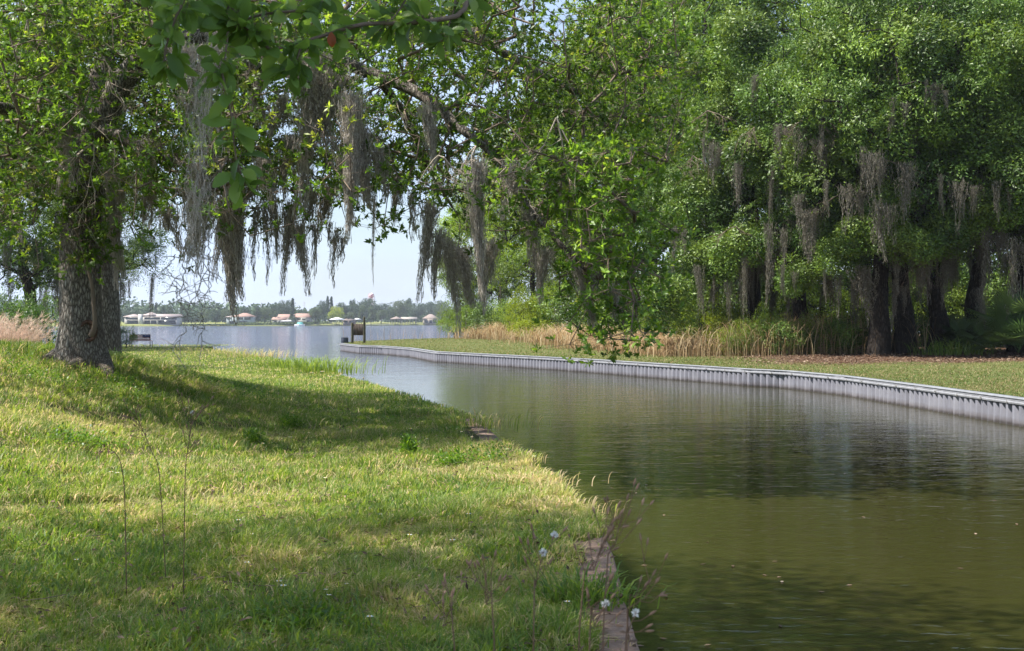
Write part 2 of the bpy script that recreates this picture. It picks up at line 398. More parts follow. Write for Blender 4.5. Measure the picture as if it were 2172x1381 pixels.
# water: one sheet, calm in the canal, rippled on the lake
m, nt, out = mat_new('water')
t = nt.nodes.new('ShaderNodeTexCoord'); sx = nt.nodes.new('ShaderNodeSeparateXYZ'); nt.links.new(t.outputs['Object'], sx.inputs[0])
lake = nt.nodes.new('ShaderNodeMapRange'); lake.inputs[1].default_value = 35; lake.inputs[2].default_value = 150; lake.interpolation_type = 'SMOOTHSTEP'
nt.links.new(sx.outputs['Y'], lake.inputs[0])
n1 = noise(nt, 5.0, 3, .55, stretch=(.55, 1.25, 1), dist=.3)
n2 = noise(nt, 1.1, 3, .5, stretch=(.6, 1.2, 1))
n3 = noise(nt, .55, 5, .62, stretch=(.5, 1.0, 1), dist=.4)
def mul(a, k, add=0.0):
    q = nt.nodes.new('ShaderNodeMath'); q.operation = 'MULTIPLY_ADD'; nt.links.new(a, q.inputs[0])
    if isinstance(k, (int, float)): q.inputs[1].default_value = k
    else: nt.links.new(k, q.inputs[1])
    if isinstance(add, (int, float)): q.inputs[2].default_value = add
    else: nt.links.new(add, q.inputs[2])
    return q.outputs[0]
hgt = mul(n1, mul(lake.outputs[0], .05, .009), mul(n2, mul(lake.outputs[0], .3, .010), mul(n3, mul(lake.outputs[0], 1.6, .006))))
bp = nt.nodes.new('ShaderNodeBump'); bp.inputs['Strength'].default_value = 1; bp.inputs['Distance'].default_value = 1.0
nt.links.new(hgt, bp.inputs['Height'])
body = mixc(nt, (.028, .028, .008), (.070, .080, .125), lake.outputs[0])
p = bsdf(nt, body, .06, .5, bp.outputs[0]); p.inputs['IOR'].default_value = 1.333
nt.links.new(p.outputs[0], out.inputs[0]); M['water'] = m
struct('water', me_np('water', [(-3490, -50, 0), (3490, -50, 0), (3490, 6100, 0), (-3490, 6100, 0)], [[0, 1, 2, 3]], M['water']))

# ------------------------------------------------------------------ sheet-pile seawall on the right
def arclen(P): return np.concatenate([[0], np.cumsum(np.linalg.norm(np.diff(P, axis=0), axis=1))])
def along(P, s):
    L = arclen(P); q = np.stack([np.interp(s, L, P[:, i]) for i in range(P.shape[1])], -1)
    e = .15; a = np.stack([np.interp(s - e, L, P[:, i]) for i in range(2)], -1); b = np.stack([np.interp(s + e, L, P[:, i]) for i in range(2)], -1)
    t = nrm(b - a); return q, t
m, nt, out = mat_new('vinyl sheet piling')
a = noise(nt, 2.5, 6, .65, stretch=(1, 1, .35)); c = ramp(nt, a, [(.25, (.13, .13, .155)), (.5, (.20, .20, .235)), (.75, (.27, .27, .305))])
gz = nt.nodes.new('ShaderNodeNewGeometry'); s2 = nt.nodes.new('ShaderNodeSeparateXYZ'); nt.links.new(gz.outputs['Position'], s2.inputs[0])
zl = mul(a, .16, s2.outputs['Z'])
c = mixc(nt, c, ramp(nt, zl, [(.10, (.30, .26, .22)), (.16, (.75, .70, .66)), (.25, (1, 1, 1))]), 1.0, 'MULTIPLY')
nt.links.new(bsdf(nt, c, .5, .4).outputs[0], out.inputs[0]); M['vinyl'] = m
m, nt, out = mat_new('weathered cap board')
a = noise(nt, 3, 6, .7); c = ramp(nt, a, [(.3, (.13, .135, .15)), (.7, (.24, .25, .27))])
nt.links.new(bsdf(nt, c, .6, .4, bump(nt, a, .3, .01)).outputs[0], out.inputs[0]); M['cap'] = m
M['wale'] = plain('grey waler', (.27, .275, .30), .55, .4, .2, 4)
M['bolt'] = plain('galvanised bolt', (.55, .54, .52), .4, .5, .2, 20, .6)
sw = thing('seawall', 'grey corrugated sheet pile seawall with capped top along the far side of canal', 'seawall', (0, 0, 0))
LW = arclen(WALL)[-1]
PITCH = .29
npile = int(LW / PITCH); prof = [(0, 0), (.40, 0), (.54, .12), (.86, .12)]
S = np.array([(i + u) * PITCH for i in range(npile) for u, _ in prof]); off = np.array([o for i in range(npile) for _, o in prof])
q, tg = along(WALL, S); nr = np.stack([tg[:, 1], -tg[:, 0]], -1)          # towards the lawn
q = q + nr * (off + .0)[:, None]
nv = len(q); V = np.concatenate([np.c_[q, np.full(nv, -.6)], np.c_[q, np.full(nv, .50)]])
i = np.arange(nv - 1)
link('sheet_piling', me_np('sheet_piling', V, np.stack([i + 1, i, i + nv, i + 1 + nv], 1), M['vinyl']), sw)
def rail(name, s0, s1, o0, o1, z0, z1, mat, parent, step=.8, P=WALL, bev=.012):
    n = max(2, int((s1 - s0) / step) + 1); s = np.linspace(s0, s1, n); q, t = along(P, s); nr = np.stack([t[:, 1], -t[:, 0]], -1)
    sec = [(o0, z0 + bev), (o0, z1 - bev), (o0 + bev, z1), (o1 - bev, z1), (o1, z1 - bev), (o1, z0 + bev), (o1 - bev, z0), (o0 + bev, z0)]
    V = np.stack([np.c_[q + nr * o, np.full(n, z)] for o, z in sec], 1).reshape(-1, 3); k = len(sec)
    i = np.arange(n - 1)[:, None] * k; a = np.arange(k)[None]; b = (a + 1) % k
    f = np.stack([i + a, i + b, i + k + b, i + k + a], -1).reshape(-1, 4)
    g = G(); g.add(V, f); 
    e = [list(range(k))[::-1], [(n - 1) * k + j for j in range(k)]]
    for ee in e:
        g.add(V[ee], [(0, 1, 2, 3), (0, 3, 4, 7), (4, 5, 6, 7)])
    return link(name, g.mesh(name, mat), parent)
s = 0.
while s < LW - .5:
    s1 = min(LW, s + 3.66); rail('cap_board', s + .004, s1 - .004, -.032, .24, .565, .60 + .006 * random.Random(int(s)).random(), M['cap'], sw); s = s1
rail('waler', 0, LW, -.030, -.002, .462, .530, M['wale'], sw, bev=.02)
rail('fascia', 0, LW, -.016, .02, .531, .563, M['wale'], sw, bev=.004)
g = G()
q, t = along(WALL, np.arange(13, LW - 1, 1.22)); nr = np.stack([t[:, 1], -t[:, 0]], -1)
bm = None
for j, (p_, n_) in enumerate(zip(q, nr)):
    if bm is None:
        gg = G(); segs(gg, [(0, 0, 0), (-.0, 0, 0)], [(-.012, 0, 0), (-.04, 0, 0)], [.034, .016], [.034, .016], 8)
        gg.add([(-.0405, .016 * math.cos(a_), .016 * math.sin(a_)) for a_ in np.arange(8) / 8 * 2 * math.pi], [(0, 1, 2, 3), (0, 3, 4, 7), (4, 5, 6, 7)])
        bm = gg.mesh('bolt', M['bolt'])
    o = link('bolt', bm, sw, (p_[0] - n_[0] * .032, p_[1] - n_[1] * .032, .495 + .012 * math.sin(j * 3.1))); o.rotation_euler = (0, 0, math.atan2(n_[1], n_[0]))

# old concrete seawall along the near bank
m, nt, out, c, b = soil('old concrete', [(.3, (.07, .045, .03)), (.5, (.18, .12, .09)), (.7, (.28, .21, .165))], 2.2)
nt.links.new(bsdf(nt, c, .9, .2, bump(nt, b, .6, .012)).outputs[0], out.inputs[0]); M['concrete'] = m
nw = thing('concrete_seawall', 'low old concrete seawall edging the grassy near bank', 'seawall', (0, 0, 0))
EP = EDGE[EDGE[:, 1] < 25]; LE = arclen(EP)[-1]
s = 0.
while s < LE - 1:
    s1 = min(LE, s + 3.0); rail('cap_slab', s, s1 - .012, -.24, .05, .34, .465, M['concrete'], nw, .25, EP, .02); s = s1
rail('wall_face', 0, LE, -.14, .03, -.7, .338, M['concrete'], nw, .3, EP)

# ------------------------------------------------------------------ hanging moss
def moss_mesh(name, L, wtop, n, seed, w=.010, curl=1.0, tails=3, mat=None):
    """a hank of Spanish moss that hangs from z = 0 down to -L"""
    r = np.random.default_rng(seed); g = G(); k = max(8, int(L / .07))
    tl = r.uniform(-.5, .5, (tails, 2)) * wtop * .75; tlen = r.uniform(.55, 1, tails); tlen[0] = 1
    ti = r.integers(0, tails, n); st = r.normal(size=(n, 2)) * wtop * .33
    ln = L * tlen[ti] * (1 - r.power(1.6, n) * .0 - r.uniform(0, 1, n) ** 2.2 * .75)
    z0 = -r.uniform(0, .12, n) * L
    u = np.linspace(0, 1, k)[None]
    Z = z0[:, None] - (ln + z0)[:, None].clip(.05) * u
    fr = (-Z / L).clip(0, 1)
    cx = tl[ti][:, None] * fr[..., None] ** .8 + st[:, None] * (1 - fr[..., None] ** .6 * .9) * (1 + .35 * np.sin(fr[..., None] * 7 + ti[:, None, None] * 2))
    ph = r.uniform(0, 6.28, (n, 2)); sway = .05 * L * np.sin(fr * 2.6 + seed)
    wv = np.stack([np.sin(fr * L * 9 + ph[:, :1]) + .6 * np.sin(fr * L * 23 + ph[:, 1:]), np.cos(fr * L * 8 + ph[:, 1:])], -1) * .016 * curl
    P = np.concatenate([cx + wv + np.cumsum(r.normal(size=(n, k, 2)), 1) * .006 * curl, Z[..., None]], -1)
    P[..., 0] += sway
    A = P[:, :-1].reshape(-1, 3); B = P[:, 1:].reshape(-1, 3); m = len(A)
    S = np.stack([np.cos(q_ := r.uniform(0, 6.28, m)), np.sin(q_), 0 * q_], 1) * w / 2
    g.add(np.stack([A - S, A + S, B + S, B - S], 1).reshape(-1, 3), np.arange(m)[:, None] * 4 + np.array([[0, 1, 2, 3]]), t=r.uniform(0, 1, m))
    # side filaments
    c = A[r.uniform(size=m) < .8]; m = len(c); D = rdir(m, r) * np.array([[1, 1, .6]]); D[:, 2] -= .35; D *= r.uniform(.03, .075, m)[:, None] * curl ** .5
    S = np.cross(nrm(D), rdir(m, r)) * w * .42
    g.add(np.stack([c - S, c + S, c + D], 1).reshape(-1, 3), f3=np.arange(m)[:, None] * 3 + np.array([[0, 1, 2]]), t=r.uniform(0, 1, m))
    return g.mesh(name, mat or M['moss'])
MOSS = [moss_mesh('moss_hank', L, w, n, i + 1) for i, (L, w, n) in enumerate(((1.9, .36, 230), (1.5, .30, 150), (1.2, .26, 100), (1.6, .48, 230), (1.0, .36, 110), (1.4, .15, 34), (.8, .17, 34)))]
MOSS_L = [1.9, 1.5, 1.2, 1.6, 1.0, 1.4, .8]
MOSS_FAR = [moss_mesh('moss_hank', L, w, n, i + 31, w=.020, curl=1.6, tails=4, mat=M['moss_shaded']) for i, (L, w, n) in enumerate(((3.2, .8, 60), (2.3, .55, 40), (1.8, .9, 46)))]
def hang(parent, loc, which, scale=1., sx=1., rz=0, far=False):
    o = link('moss_hank', (MOSS_FAR if far else MOSS)[which], parent, loc); o.scale = (sx, sx, scale); o.rotation_euler = (0, 0, rz); return o

# ------------------------------------------------------------------ the big oak on the left bank
# how thick the crown is where, from the outer left to the tips over the canal (columns) and from high to low (rows)
DENS = ["999998888888861488", "999987788766674677", "999877857656677776", "997888865566566775", "985898886667555763", "543332322221233552", "110001000000101551", "000000000000000362", "000000000000000152"]
r = np.random.default_rng(5)
base = at(172, 765, 20.); base[2] = float(bank_h(base[0], base[1])) - .1
oak = thing('live_oak', 'large moss-draped oak with a knot scar low on its thick trunk, limb over canal', 'oak tree', base)
inv = -base
def rel(P): return np.asarray(P) + inv
g = G()
tp = [base + [0, 0, -.1], at(170, 735, 20), at(171, 690, 20), at(171, 600, 20), at(172, 500, 20), at(180, 400, 20), at(188, 330, 20.)]
tr, trr = tube(g, rel(tp), [.60, .41, .36, .335, .325, .33, .35], 26, .045, seed=1, cap=False, sub=5)
for az_, L_ in ((-.5, .95), (.35, .7), (-1.5, .8), (-2.6, .9), (2.6, .7), (1.5, .7)):
    q_ = rel(base) + np.array([[math.cos(az_) * u * L_ + .08 * math.sin(5 * u + az_), math.sin(az_) * u * L_ + .06 * math.cos(4 * u), .42 * (1 - u) ** 1.6 + .03 + float(bank_h(base[0] + math.cos(az_) * u * L_, base[1] + math.sin(az_) * u * L_)) - base[2] - .05] for u in np.linspace(.25, 1, 7)])
    tube(g, q_, np.linspace(.17, .05, 7), 9, .12, seed=az_, sub=2)
limbs = [([(186, 350, 20), (212, 270, 20), (250, 190, 19.9), (305, 125, 19.7), (400, 78, 19.4), (520, 82, 19.0), (660, 110, 18.7), (800, 160, 18.4), (900, 205, 18), (975, 270, 17.5), (1050, 330, 17.1), (1110, 425, 16.8), (1190, 520, 16.5), (1265, 610, 16.2), (1330, 670, 16)], [.30, .25, .21, .17, .13, .11, .10, .095, .085, .075, .06, .05, .04, .03, .018]),
         ([(182, 340, 20), (140, 270, 20.3), (105, 180, 20.6), (80, 60, 21), (60, -120, 21.5), (20, -320, 22)], [.25, .2, .17, .14, .1, .06]),
         ([(190, 320, 20), (205, 200, 20.5), (240, 60, 21), (300, -120, 21.2), (380, -320, 21)], [.24, .19, .16, .12, .07]),
         ([(660, 110, 18.7), (780, 60, 19), (930, 40, 19.4), (1080, 120, 19.6), (1230, 200, 19.8), (1350, 260, 20)], [.13, .11, .09, .07, .05, .03]),
         ([(305, 125, 19.7), (380, -20, 18), (500, -150, 16.6), (700, -260, 16)], [.17, .13, .1, .06]),
         ([(140, 270, 20.3), (60, 240, 18.5), (-60, 220, 17.4), (-180, 200, 17)], [.15, .11, .08, .05]),
         ([(520, 82, 19), (640, -40, 20.5), (820, -160, 22), (1050, -220, 23), (1300, -180, 23)], [.12, .1, .08, .06, .03]),
         ([(212, 270, 20), (300, 310, 18.6), (390, 350, 17.8), (470, 400, 17.4)], [.11, .08, .05, .03]),
         ([(800, 160, 18.4), (860, 250, 19.4), (900, 340, 20.4), (960, 440, 21)], [.08, .06, .04, .025])]
nodes = [tr[len(tr) // 2:]]
for pts, rd in limbs:
    P, _ = tube(g, rel([at(*p) for p in pts]), rd, 12, .06, seed=len(pts), sub=4, cap=False); nodes.append(P)
nodes = np.concatenate(nodes)
# cut scar with its ring, and the shoot that rises from it
link('trunk', g.mesh('trunk', M['bark'], True), oak)
g = G(); cp = rel(at(187, 702, 19.70)); 
th = np.linspace(0, 2 * np.pi, 15)[:-1]
ring = np.stack([np.cos(th) * .13, 0 * th, np.sin(th) * .16], 1)
tube(g, np.concatenate([cp + ring, (cp + ring)[:2]]), .034, 8, .2)
g.add(np.concatenate([cp + ring * .85 + [0, .02, 0], [cp + [0, .05, 0]]]), f3=[(i, (i + 1) % 14, 14) for i in range(14)])
link('knot_scar', g.mesh('knot_scar', M['scar'], True), oak)
g = G(); sh = rel([at(193, 712, 19.55), at(201, 690, 19.5), at(199, 650, 19.5), at(196, 610, 19.5), at(187, 570, 19.5), at(178, 540, 19.5), at(168, 505, 19.5), at(150, 470, 19.4)])
tube(g, sh, [.05, .04, .034, .03, .028, .024, .02, .01], 8, .06, sub=4)
link('side_shoot', g.mesh('side_shoot', M['twig'], True), oak)
# leaf sprays
LP = np.array([(186, 350), (212, 270), (250, 190), (305, 125), (400, 78), (520, 82)], float)
LQ = np.concatenate([LP[i] + (LP[i + 1] - LP[i]) * np.linspace(0, 1, 8)[:, None] for i in range(5)])
def limb_dist(px, py): return float(np.hypot(LQ[:, 0] - px, LQ[:, 1] - py).min())
T = []
for row, line in enumerate(DENS):
    for col, ch in enumerate(line):
        k = int(ch)
        n = int([0, 2, 4, 8, 12, 17, 22, 28, 34, 42][k])
        for _ in range(n):
            u, v = col + r.uniform(-.15, 1.15), row + r.uniform(-.15, 1.15)
            px, py = u * 80 - (18 if row >= 7 else 0), v * 80
            lo = 15.2 + 1.6 * r.random(); hi = 25.5 if row < 5 else 21.0
            if col >= 13 and row >= 4: lo, hi = 14.8, 18.2
            d = r.uniform(lo, hi)
            if 115 < px < 235 and 280 < py < 720 and d < 20.8 and r.random() < .85: continue
            if 170 < px < 330 and 110 < py < 300 and d < 20.2 and r.random() < .6: continue
            if d < 20.2 and py < 360 and limb_dist(px, py) < 34 and r.random() < .85: continue
            T.append(at(px, py, d))
for _ in range(900):                                     # the part of the crown above the picture
    px = r.uniform(-500, 1350); py = -r.uniform(0, 1) ** .8 * (720 - 350 * abs(px - 450) / 950); d = r.uniform(14.5, 25.5); T.append(at(px, py, d))
for _ in range(260): T.append(at(r.uniform(-600, 0), r.uniform(0, 420), r.uniform(15, 25)))
for _ in range(40):                                      # sprays on the trunk
    T.append(at(r.uniform(125, 235), r.choice([r.uniform(380, 560), r.uniform(560, 720)], p=[.97, .03]), r.uniform(19.2, 20.2)))
T = rel(T)
N, par, cnt, idx, n0 = grow(nodes, T, .5, .35, r)
g = G(); ra = .0042 * np.sqrt(cnt[idx]) + .002
segs(g, N[par[idx]], N[idx], np.minimum(ra * 1.15, .05), np.minimum(ra, .05), 4)
link('branches', g.mesh('branches', M['twig'], True), oak)
def spray(g, C_, n, spread, L, W, tone, r, up=.35, tw=None):
    """n leaves round each centre, pointing outward, faces mostly up"""
    m = len(C_); c = np.repeat(C_, n, 0); off = r.normal(size=(m * n, 3)) * spread * np.array([1, 1, .62]); P = c + off
    D = nrm(nrm(off) * .9 + rdir(m * n, r) * .8 + np.array([0, 0, up * .6])); Nn = nrm(rdir(m * n, r) * .75 + np.array([0, 0, .75]))
    Nn = nrm(Nn - D * (Nn * D).sum(1, keepdims=True))
    leaves(g, P, D, Nn, L * r.uniform(.6, 1.2, m * n), W * r.uniform(.7, 1.15, m * n), (np.repeat(tone, n) + r.normal(size=m * n) * .14).clip(0, 1))
def rosettes(g, C_, k, n, spread, L, W, tone, r, gt=None):
    m = len(C_); c0 = np.repeat(C_, k, 0); off = r.normal(size=(m * k, 3)) * spread * [1, 1, .7]; c = c0 + off
    if gt is not None: segs(gt, c0, c, .0035, .002, 3)
    ax = nrm(nrm(off) * .8 + [0, 0, .75] + rdir(m * k, r) * .3)
    P = np.repeat(c, n, 0); A = np.repeat(ax, n, 0); t = np.repeat(np.repeat(tone, k) + r.normal(size=m * k) * .12, n) + r.normal(size=m * k * n) * .07
    D = nrm(A * r.uniform(.1, .9, (len(P), 1)) + rdir(len(P), r) * .9); Nn = nrm(A + rdir(len(P), r) * .35); Nn = nrm(Nn - D * (Nn * D).sum(1, keepdims=True) + 1e-6)
    P = P + A * r.uniform(-.04, .04, (len(P), 1)); leaves(g, P, D, Nn, L * r.uniform(.6, 1.15, len(P)), W * r.uniform(.7, 1.15, len(P)), t.clip(0, 1))
g = G(); gt = G(); keep = r.random(len(T)) < .97
rosettes(g, T[keep], 6, 11, .21, .105, .040, r.beta(2.0, 2.4, keep.sum()), r, gt)
link('twigs', gt.mesh('twigs', M['twig']), oak)
link('crown', g.mesh('crown', M['oak_leaf']), oak)
# a few bare dead twigs
g = G()
for px, py, s_ in ((170, 240, 1.), (200, 300, 1.1), (60, 40, .9), (340, 150, .9), (300, 330, .7), (930, 330, .5), (1010, 310, .5), (1080, 350, .6), (840, 210, .7), (1180, 250, 1.2), (220, 120, .8)):
    o_ = at(px, py, 17.6 if px < 900 else 15.6); A = []; B = []; Rr = []
    def rec(p, d, L, rad, dep):
        m_ = 3
        for i_ in range(m_):
            q_ = p + d * L / m_ + r.normal(size=3) * .03; A.append(p); B.append(q_); Rr.append(rad * (1 - i_ * .22)); p = q_
            if dep and r.random() < .8: rec(p, nrm(d + r.normal(size=3) * .55), L * .62, rad * .6, dep - 1)
    for _ in range(3): rec(o_, nrm(np.array([r.normal() * .5, r.normal() * .4, -.9])), .75 * s_, .011, 3)
    segs(g, rel(A), rel(B), np.array(Rr), np.array(Rr) * .8, 4)
link('bare_twigs', g.mesh('bare_twigs', M['pale_twig']), oak)
# the moss: (px, top row, bottom row, depth, kind, width)
HANKS = [(497, 400, 690, 18, 0, 1.), (488, 380, 640, 18.2, 0, .9), (508, 410, 640, 17.9, 0, .8), (470, 420, 600, 18, 1, .8), (547, 430, 600, 18.2, 5, 1), (560, 420, 610, 18.3, 5, .9), (575, 410, 560, 18.2, 2, .7),
         (612, 420, 630, 18.1, 1, .7), (640, 470, 630, 18, 1, .8), (600, 440, 560, 18, 6, 1), (650, 130, 470, 18.6, 3, .9), (672, 100, 330, 18.6, 3, 1.5), (690, 150, 300, 18.5, 3, 1.3), (740, 190, 520, 17.8, 0, .75), (752, 200, 440, 17.9, 0, .8),
         (770, 260, 450, 18.1, 3, .8), (800, 300, 430, 18.1, 2, .9), (690, 390, 520, 18.6, 1, 1), (715, 480, 615, 18.7, 5, .9), (720, 500, 560, 18.7, 6, 1), (703, 470, 530, 18.6, 6, .8), (664, 470, 596, 18.2, 6, .8), (795, 395, 610, 17.4, 5, .35),
         (905, 420, 645, 17.5, 1, .8), (916, 440, 600, 17.5, 5, .9), (935, 480, 640, 17.6, 2, .8), (960, 500, 715, 17.5, 1, .8), (985, 520, 655, 17.4, 3, .8), (1018, 330, 640, 17.1, 0, .7), (1045, 500, 670, 17, 2, 1), (1130, 430, 640, 16.7, 1, .8),
         (1160, 520, 650, 16.6, 2, .8), (1240, 520, 700, 16.4, 1, .9), (1245, 560, 690, 16.4, 3, .6), (420, 330, 560, 18.6, 3, 1.), (440, 350, 590, 18.6, 1, 1.), (400, 380, 540, 18.6, 2, 1), (320, 380, 480, 19, 2, .9), (330, 390, 520, 19.2, 5, 1),
         (245, 330, 590, 21, 3, .7), (235, 380, 620, 21, 1, .7), (262, 350, 520, 20.6, 2, .8), (310, 290, 420, 19.4, 4, .9), (130, 220, 400, 19, 4, .9), (140, 240, 420, 19.2, 3, .7), (60, 380, 460, 21, 4, 1), (30, 370, 520, 21.5, 1, .8),
         (360, 430, 540, 18.4, 4, 1.1), (525, 380, 470, 18, 4, 1.1), (850, 360, 480, 18.4, 2, .8), (880, 400, 520, 18, 6, 1), (1185, 380, 520, 16.9, 4, .9), (1085, 340, 470, 17, 4, 1), (1300, 600, 700, 16.1, 6, 1), (590, 200, 330, 19, 4, 1.1), (400, 90, 260, 19.3, 3, 1.1),
         (450, 95, 240, 19.2, 4, 1.2), (540, 95, 280, 19, 3, .9), (905, 215, 380, 18, 2, .8), (620, 280, 430, 18.9, 2, 1), (655, 400, 520, 18.4, 4, .8), (730, 320, 480, 18.3, 4, .8), (560, 330, 450, 18.6, 2, 1), (460, 300, 430, 18.6, 4, 1)]
for i_, (px, a_, b_, d, k, wx) in enumerate(HANKS):
    if a_ < 345: d -= 1.3
    L = (b_ - a_) / F * d
    hang(oak, rel(at(px, a_, d)), k, L / MOSS_L[k], wx, rz=(0 if i_ % 2 else math.pi) + .3 * math.sin(i_))

# ------------------------------------------------------------------ second trunk behind it
b2 = at(224, 742, 26.); b2[2] = float(bank_h(b2[0], b2[1])) - .15
oak2 = thing('live_oak', 'slimmer oak close behind the knotted oak, its trunk grey with moss', 'oak tree', b2)
g = G()
P1, _ = tube(g, np.array([b2 + [0, 0, -.2], at(225, 700, 26), at(224, 600, 26), at(222, 480, 26), at(218, 380, 26), at(235, 280, 26.3), at(270, 150, 27), at(300, 0, 28), at(320, -180, 28)]) - b2, [.42, .31, .27, .25, .25, .23, .2, .16, .1], 20, .06, seed=4, cap=False, sub=4)
P2, _ = tube(g, np.array([at(219, 390, 26), at(160, 280, 27), at(90, 180, 28), at(0, 80, 29)]) - b2, [.2, .17, .13, .08], 12, .06, sub=4, cap=False)
link('trunk', g.mesh('trunk', M['bark'], True), oak2)
T = np.array([at(r.uniform(-200, 520), r.uniform(-260, 330), r.uniform(24, 28.5)) for _ in range(520)]) - b2
N, par, cnt, idx, n0 = grow(np.concatenate([P1[12:], P2]), T, .7, .3, r)
g = G(); ra = .006 * np.sqrt(cnt[idx]) + .003; segs(g, N[par[idx]], N[idx], ra * 1.1, ra, 4); link('branches', g.mesh('branches', M['twig'], True), oak2)
g = G(); spray(g, T, 40, .34, .12, .055, r.beta(2.4, 3.5, len(T)), r); link('crown', g.mesh('crown', M['oak_leaf']), oak2)

# ------------------------------------------------------------------ trees with clumped crowns
def clump_tree(seed, h, rx, ry, z0, nb, br, nl, L, W, lmat, bmat, trunk_r, lean=.06, flat=1.0, shape=None, stems=1, bw=1.0):
    """returns (trunk mesh, crown mesh): leaf clumps on the shell and inside of an egg, joined to the trunk by limbs"""
    r = np.random.default_rng(seed)
    zc = (h + z0) / 2; hz = (h - z0) / 2
    u = rdir(nb, r); rad = r.uniform(.45, 1, nb) ** .45
    Cc = u * rad[:, None] * np.array([rx, ry, hz]) * .86 + np.array([0, 0, zc])
    low = Cc[:, 2] < zc; Cc[low, :2] *= r.uniform(1.0, 1.12, low.sum())[:, None]
    if shape: Cc = shape(Cc, r)
    R_ = br * r.uniform(.6, 1.35, nb)
    g = G()
    for s_ in range(stems):
        a_ = r.uniform(0, 6.28); ln = np.array([math.cos(a_), math.sin(a_), 0]) * lean * h
        n_ = 9; z = np.linspace(-.3, h * .62, n_); off = ln[None] * (z[:, None].clip(0) / h) ** 1.4 * 3 + np.array([[math.cos(a_), math.sin(a_), 0]]) * (.35 * trunk_r * (stems > 1) * 2)
        P = np.c_[off[:, :2] + r.normal(size=(n_, 2)) * .05 * h * .12, z]
        rr = trunk_r * (1 - .55 * z.clip(0) / (h * .62)); rr[0] *= 1.45; rr[1] *= 1.1
        P, _ = tube(g, P, rr, 12, .1, seed=seed + s_, cap=False, sub=3)
        base_nodes = P[9:] if s_ == 0 else np.concatenate([base_nodes, P[9:]])
    inner = Cc[:, None] + r.normal(size=(nb, 3, 3)) * (R_ * .45)[:, None, None]
    N, par, cnt, idx, n0 = grow(base_nodes, np.concatenate([Cc, inner.reshape(-1, 3)]), .8, .3, r)
    ra = np.minimum(.014 * (h / 15) * np.sqrt(cnt[idx]) + .006, trunk_r * .5)
    segs(g, N[par[idx]], N[idx], ra * 1.12, ra, 5)
    tm = g.mesh('trunk', bmat, True)
    per = (nl * (R_ / R_.mean()) ** 2).astype(int); m = per.sum(); bi = np.repeat(np.arange(nb), per)
    U = rdir(m, r); U[:, 2] = np.where((U[:, 2] < -.35) & (r.random(m) < .75), -U[:, 2], U[:, 2])
    lump = 1 + .30 * np.sin(U[:, 0] * 5 + bi) * np.cos(U[:, 1] * 4 + bi * 2) + .15 * np.sin(U[:, 2] * 7 + bi)
    P = Cc[bi] + U * (R_[bi] * lump * r.uniform(.55, 1.04, m) ** .6)[:, None] * np.array([1.08, 1.08, .8 * flat])
    P = P + .34 * R_.mean() * np.sin(P[:, [1, 2, 0]] * (2.1 / R_.mean()) + np.array([0, 1.3, 2.6])) + .14 * R_.mean() * np.sin(P[:, [2, 0, 1]] * (5.3 / R_.mean()))
    q_ = P * (4.6 / R_.mean()); ns = np.sin(q_[:, 0] + 1.7 * np.sin(q_[:, 1] * .7)) + np.sin(q_[:, 1] + 1.5 * np.sin(q_[:, 2] * .8)) + np.sin(q_[:, 2] * 1.2 + 1.6 * np.sin(q_[:, 0] * .6))
    kp = ns > -.55; P, U, bi = P[kp], U[kp], bi[kp]; m = len(P)
    D = nrm(U * .35 + rdir(m, r) + np.array([0, 0, -.1])); Nn = nrm(U * 1.25 + rdir(m, r) * .55 + np.array([0, 0, .3])); Nn = nrm(Nn - D * (Nn * D).sum(1, keepdims=True) + 1e-5)
    g = G(); bt = r.beta(1.5, 1.9, nb)
    leaves(g, P, D, Nn, L * r.uniform(.6, 1.25, m), W * r.uniform(.7, 1.2, m), (bt[bi] * .75 + r.uniform(-.1, .3, m)).clip(0, 1))
    return tm, g.mesh('crown', lmat), Cc, R_
def place(proto, name, label, cat, loc, rz=0, sc_=1., group=None, moss=0, seed=0, far=True, msc=1.):
    t = thing(name, label, cat, loc, rz, group, sc_)
    link('trunk', proto[0], t); link('crown', proto[1], t)
    r = np.random.default_rng(seed + 100)
    if moss:
        Cc = proto[2]; lowi = np.argsort(Cc[:, 2] + r.normal(size=len(Cc)) * 2.5)
        for k in range(moss):
            c = Cc[lowi[k % len(lowi)]] + r.normal(size=3) * .7; c[2] -= proto[3][lowi[k % len(lowi)]] * .3
            hang(t, c, int(r.integers(0, 3)), r.uniform(.45, 1.15) * msc, r.uniform(.35, 1.0), r.uniform(0, 6.28), True)
    return t
def pos(px, d, dz=-.05):
    p = at(px, YH, d); return (p[0], p[1], float(lawn_h(p[0], p[1])) + dz)
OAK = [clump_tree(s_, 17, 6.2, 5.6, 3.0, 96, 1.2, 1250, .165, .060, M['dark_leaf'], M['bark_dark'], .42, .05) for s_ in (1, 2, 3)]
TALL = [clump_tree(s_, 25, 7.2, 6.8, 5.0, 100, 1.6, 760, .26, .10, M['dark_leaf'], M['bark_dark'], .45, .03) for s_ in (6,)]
LIGHT = [clump_tree(s_, 24, 6.4, 6.0, 1.2, 115, 1.5, 760, .24, .10, M['light_leaf'], M['bark_dark'], .32, .03) for s_ in (8, 9)]
FOREST = "moss-hung oaks of the wood behind the lawn"
